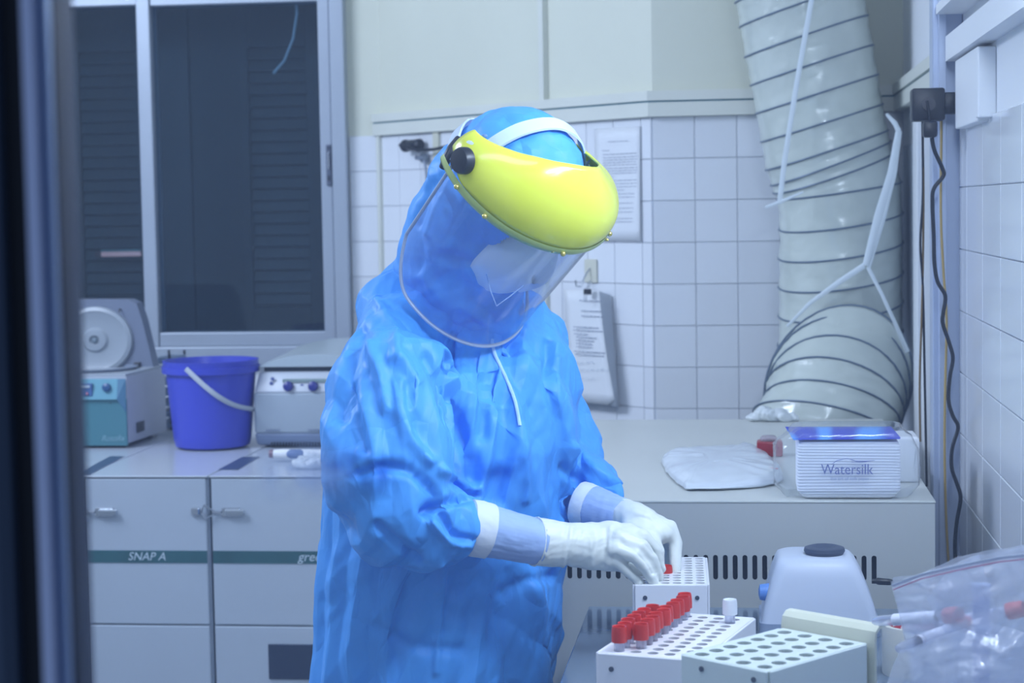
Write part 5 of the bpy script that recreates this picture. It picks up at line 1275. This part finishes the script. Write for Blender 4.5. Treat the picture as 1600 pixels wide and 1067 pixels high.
def glove(nm, wrist, palm, fingers, vox=.0021, seed=5, creases=(), cutp=None):
    gb = MB()
    gb.chain(*wrist)
    for c, rad, M in palm: gb.ell(c, rad, M, 22, 14)
    for pts, rad in fingers: gb.chain(pts, rad, 14)
    me = remesh(gb, vox, 4)
    if cutp:
        bm = bmesh.new(); bm.from_mesh(me); bmesh.ops.bisect_plane(bm, geom=list(bm.verts)+list(bm.edges)+list(bm.faces), plane_co=cutp[0], plane_no=cutp[1], clear_inner=True); bm.to_mesh(me); bm.free()
    co, nn = pack(me); d = crumple(co, seed, 55, .6, 4)*.0007
    P2 = proj(co)
    for amp, wd, line in creases: d += amp*np.exp(-(seg_dist(P2, line)/wd)**2)
    unpack(me, co+nn*d[:, None]); go = obj(nm, me, m_glove, person, True, angle=180)
    if cutp:
        bm = bmesh.new(); bm.from_mesh(me); lp_ = [v.co.copy() for v in bm.verts if v.is_boundary]; bm.free()
        c_ = sum(lp_, Vector())/len(lp_); ax_ = cutp[1].orthogonal().normalized(); ay_ = cutp[1].cross(ax_)
        lp_ = [p for p in lp_ if (p-c_).length > .012]
        lp_.sort(key=lambda p: math.atan2((p-c_).dot(ay_), (p-c_).dot(ax_))); lp_ = lp_[::3]
        MB().tube(lp_+[lp_[0], lp_[1]], .0013, 6).build('glove_rim', m_glove, go, True)
    return go
# near (right) hand: back of the hand to the camera, fingers pointing right and down
Yh = 2.385
def q_(x, y, dy=0): return at(x, y, Yh+dy)
palmM = Matrix((q_(970, 858)-q_(890, 850), V(0, 1, .25), V(0, 0, 1))); 
ax = (q_(975, 852)-q_(890, 850)).normalized(); az = V(0, .35, 1); az = (az-ax*az.dot(ax)).normalized(); ay = az.cross(ax); PMx = Matrix((ax, ay, az)).transposed()
k_r = .0082
rh = glove('right_glove',
    ([q_(838, 846, -.02), q_(862, 849, -.012), q_(886, 851, -.005), q_(905, 851, 0)], [.0305, .0300, .0280, .0285]),
    [(q_(925, 853, .004), (.040, .021, .0305), PMx), (q_(952, 853, .006), (.034, .020, .0325), PMx), (q_(905, 852, 0), (.030, .023, .0285), PMx), (q_(978, 846, .010), (.024, .019, .024), PMx)],
    [([q_(948, 872, -.008), q_(966, 878, -.010), q_(982, 893, -.010), q_(999, 910, -.006)], [.0105, .0085, .0074, .0060]),
     ([q_(962, 858, -.012), q_(992, 868, -.016), q_(1008, 887, -.012), q_(1023, 911, -.004)], [.0120, .0092, .0082, .0065]),
     ([q_(968, 842, -.004), q_(1003, 853, -.006), q_(1019, 875, .000), q_(1030, 902, .010)], [.0125, .0095, .0085, .0066]),
     ([q_(970, 832, .014), q_(1006, 838, .016), q_(1023, 860, .022), q_(1033, 889, .030)], [.0120, .0092, .0082, .0066]),
     ([q_(925, 862, .022), q_(960, 880, .040), q_(990, 888, .050), q_(1012, 896, .052)], [.0125, .0100, .0088, .0070])],
    seed=5, cutp=(q_(836, 846, -.02), (q_(880, 850, 0)-q_(836, 846, -.02)).normalized()), creases=[(.0012, 2.5, [(954, 822), (952, 850), (950, 886)]), (-.0012, 3, [(948, 826), (945, 855), (943, 882)]), (.0010, 3, [(924, 845), (925, 885)]), (-.001, 3, [(908, 830), (890, 870), (885, 886)]), (.0014, 3, [(888, 824), (884, 850), (880, 888)]), (-.0014, 4, [(893, 826), (890, 850), (886, 886)]), (.001, 3, [(842, 850), (856, 872), (880, 870)]), (-.0022, 3, [(962, 868), (978, 880), (996, 896)]), (-.0022, 3, [(972, 850), (992, 860), (1010, 878), (1020, 896)]), (-.0016, 3, [(980, 838), (1004, 845), (1020, 864)])])
# far (left) hand: arched, thumb and forefinger pinching the tube
Yg = 2.475
def l_(x, y, dy=0): return at(x, y, Yg+dy)
ax = (l_(1035, 822)-l_(985, 806)).normalized(); az = V(0, -.3, 1); az = (az-ax*az.dot(ax)).normalized(); ay = az.cross(ax); LM = Matrix((ax, ay, az)).transposed()
lh_ = glove('left_glove',
    ([l_(975, 808, .04), l_(992, 812, .02), l_(1005, 820, .008)], [.0240, .0235, .0235]),
    [(l_(1010, 826, .004), (.034, .026, .019), LM), (l_(1024, 824, .004), (.026, .026, .0145), LM), (l_(1006, 838, -.004), (.016, .018, .020), LM)],
    [([l_(1020, 822, .004), l_(1046, 824, .006), l_(1056, 848, .004), l_(1055, 876, -.006), l_(1054, 902, -.016)], [.0125, .0105, .0090, .0082, .0070]),
     ([l_(1018, 826, .024), l_(1044, 828, .030), l_(1056, 854, .028), l_(1054, 886, .012)], [.0115, .0098, .0086, .0070]),
     ([l_(1012, 828, .038), l_(1036, 832, .046), l_(1046, 856, .044), l_(1044, 880, .036)], [.0110, .0092, .0080, .0068]),
     ([l_(1004, 828, .048), l_(1024, 836, .058), l_(1032, 856, .056), l_(1030, 876, .048)], [.0100, .0082, .0072, .0062]),
     ([l_(1002, 836, -.010), l_(1020, 848, -.022), l_(1026, 862, -.024), l_(1030, 886, -.020)], [.0130, .0112, .0105, .0072])],
    seed=15, cutp=(l_(974, 808, .04), (l_(1000, 816, .015)-l_(974, 808, .04)).normalized()), creases=[(-.0012, 3, [(984, 812), (1000, 806), (1014, 812)]), (.0010, 3, [(978, 808), (990, 800), (1006, 806)])])
print('TRIS', sum(len(o.data.polygons)*2 for o in SC.objects if o.type == 'MESH'), 'OBJ', len(SC.objects))
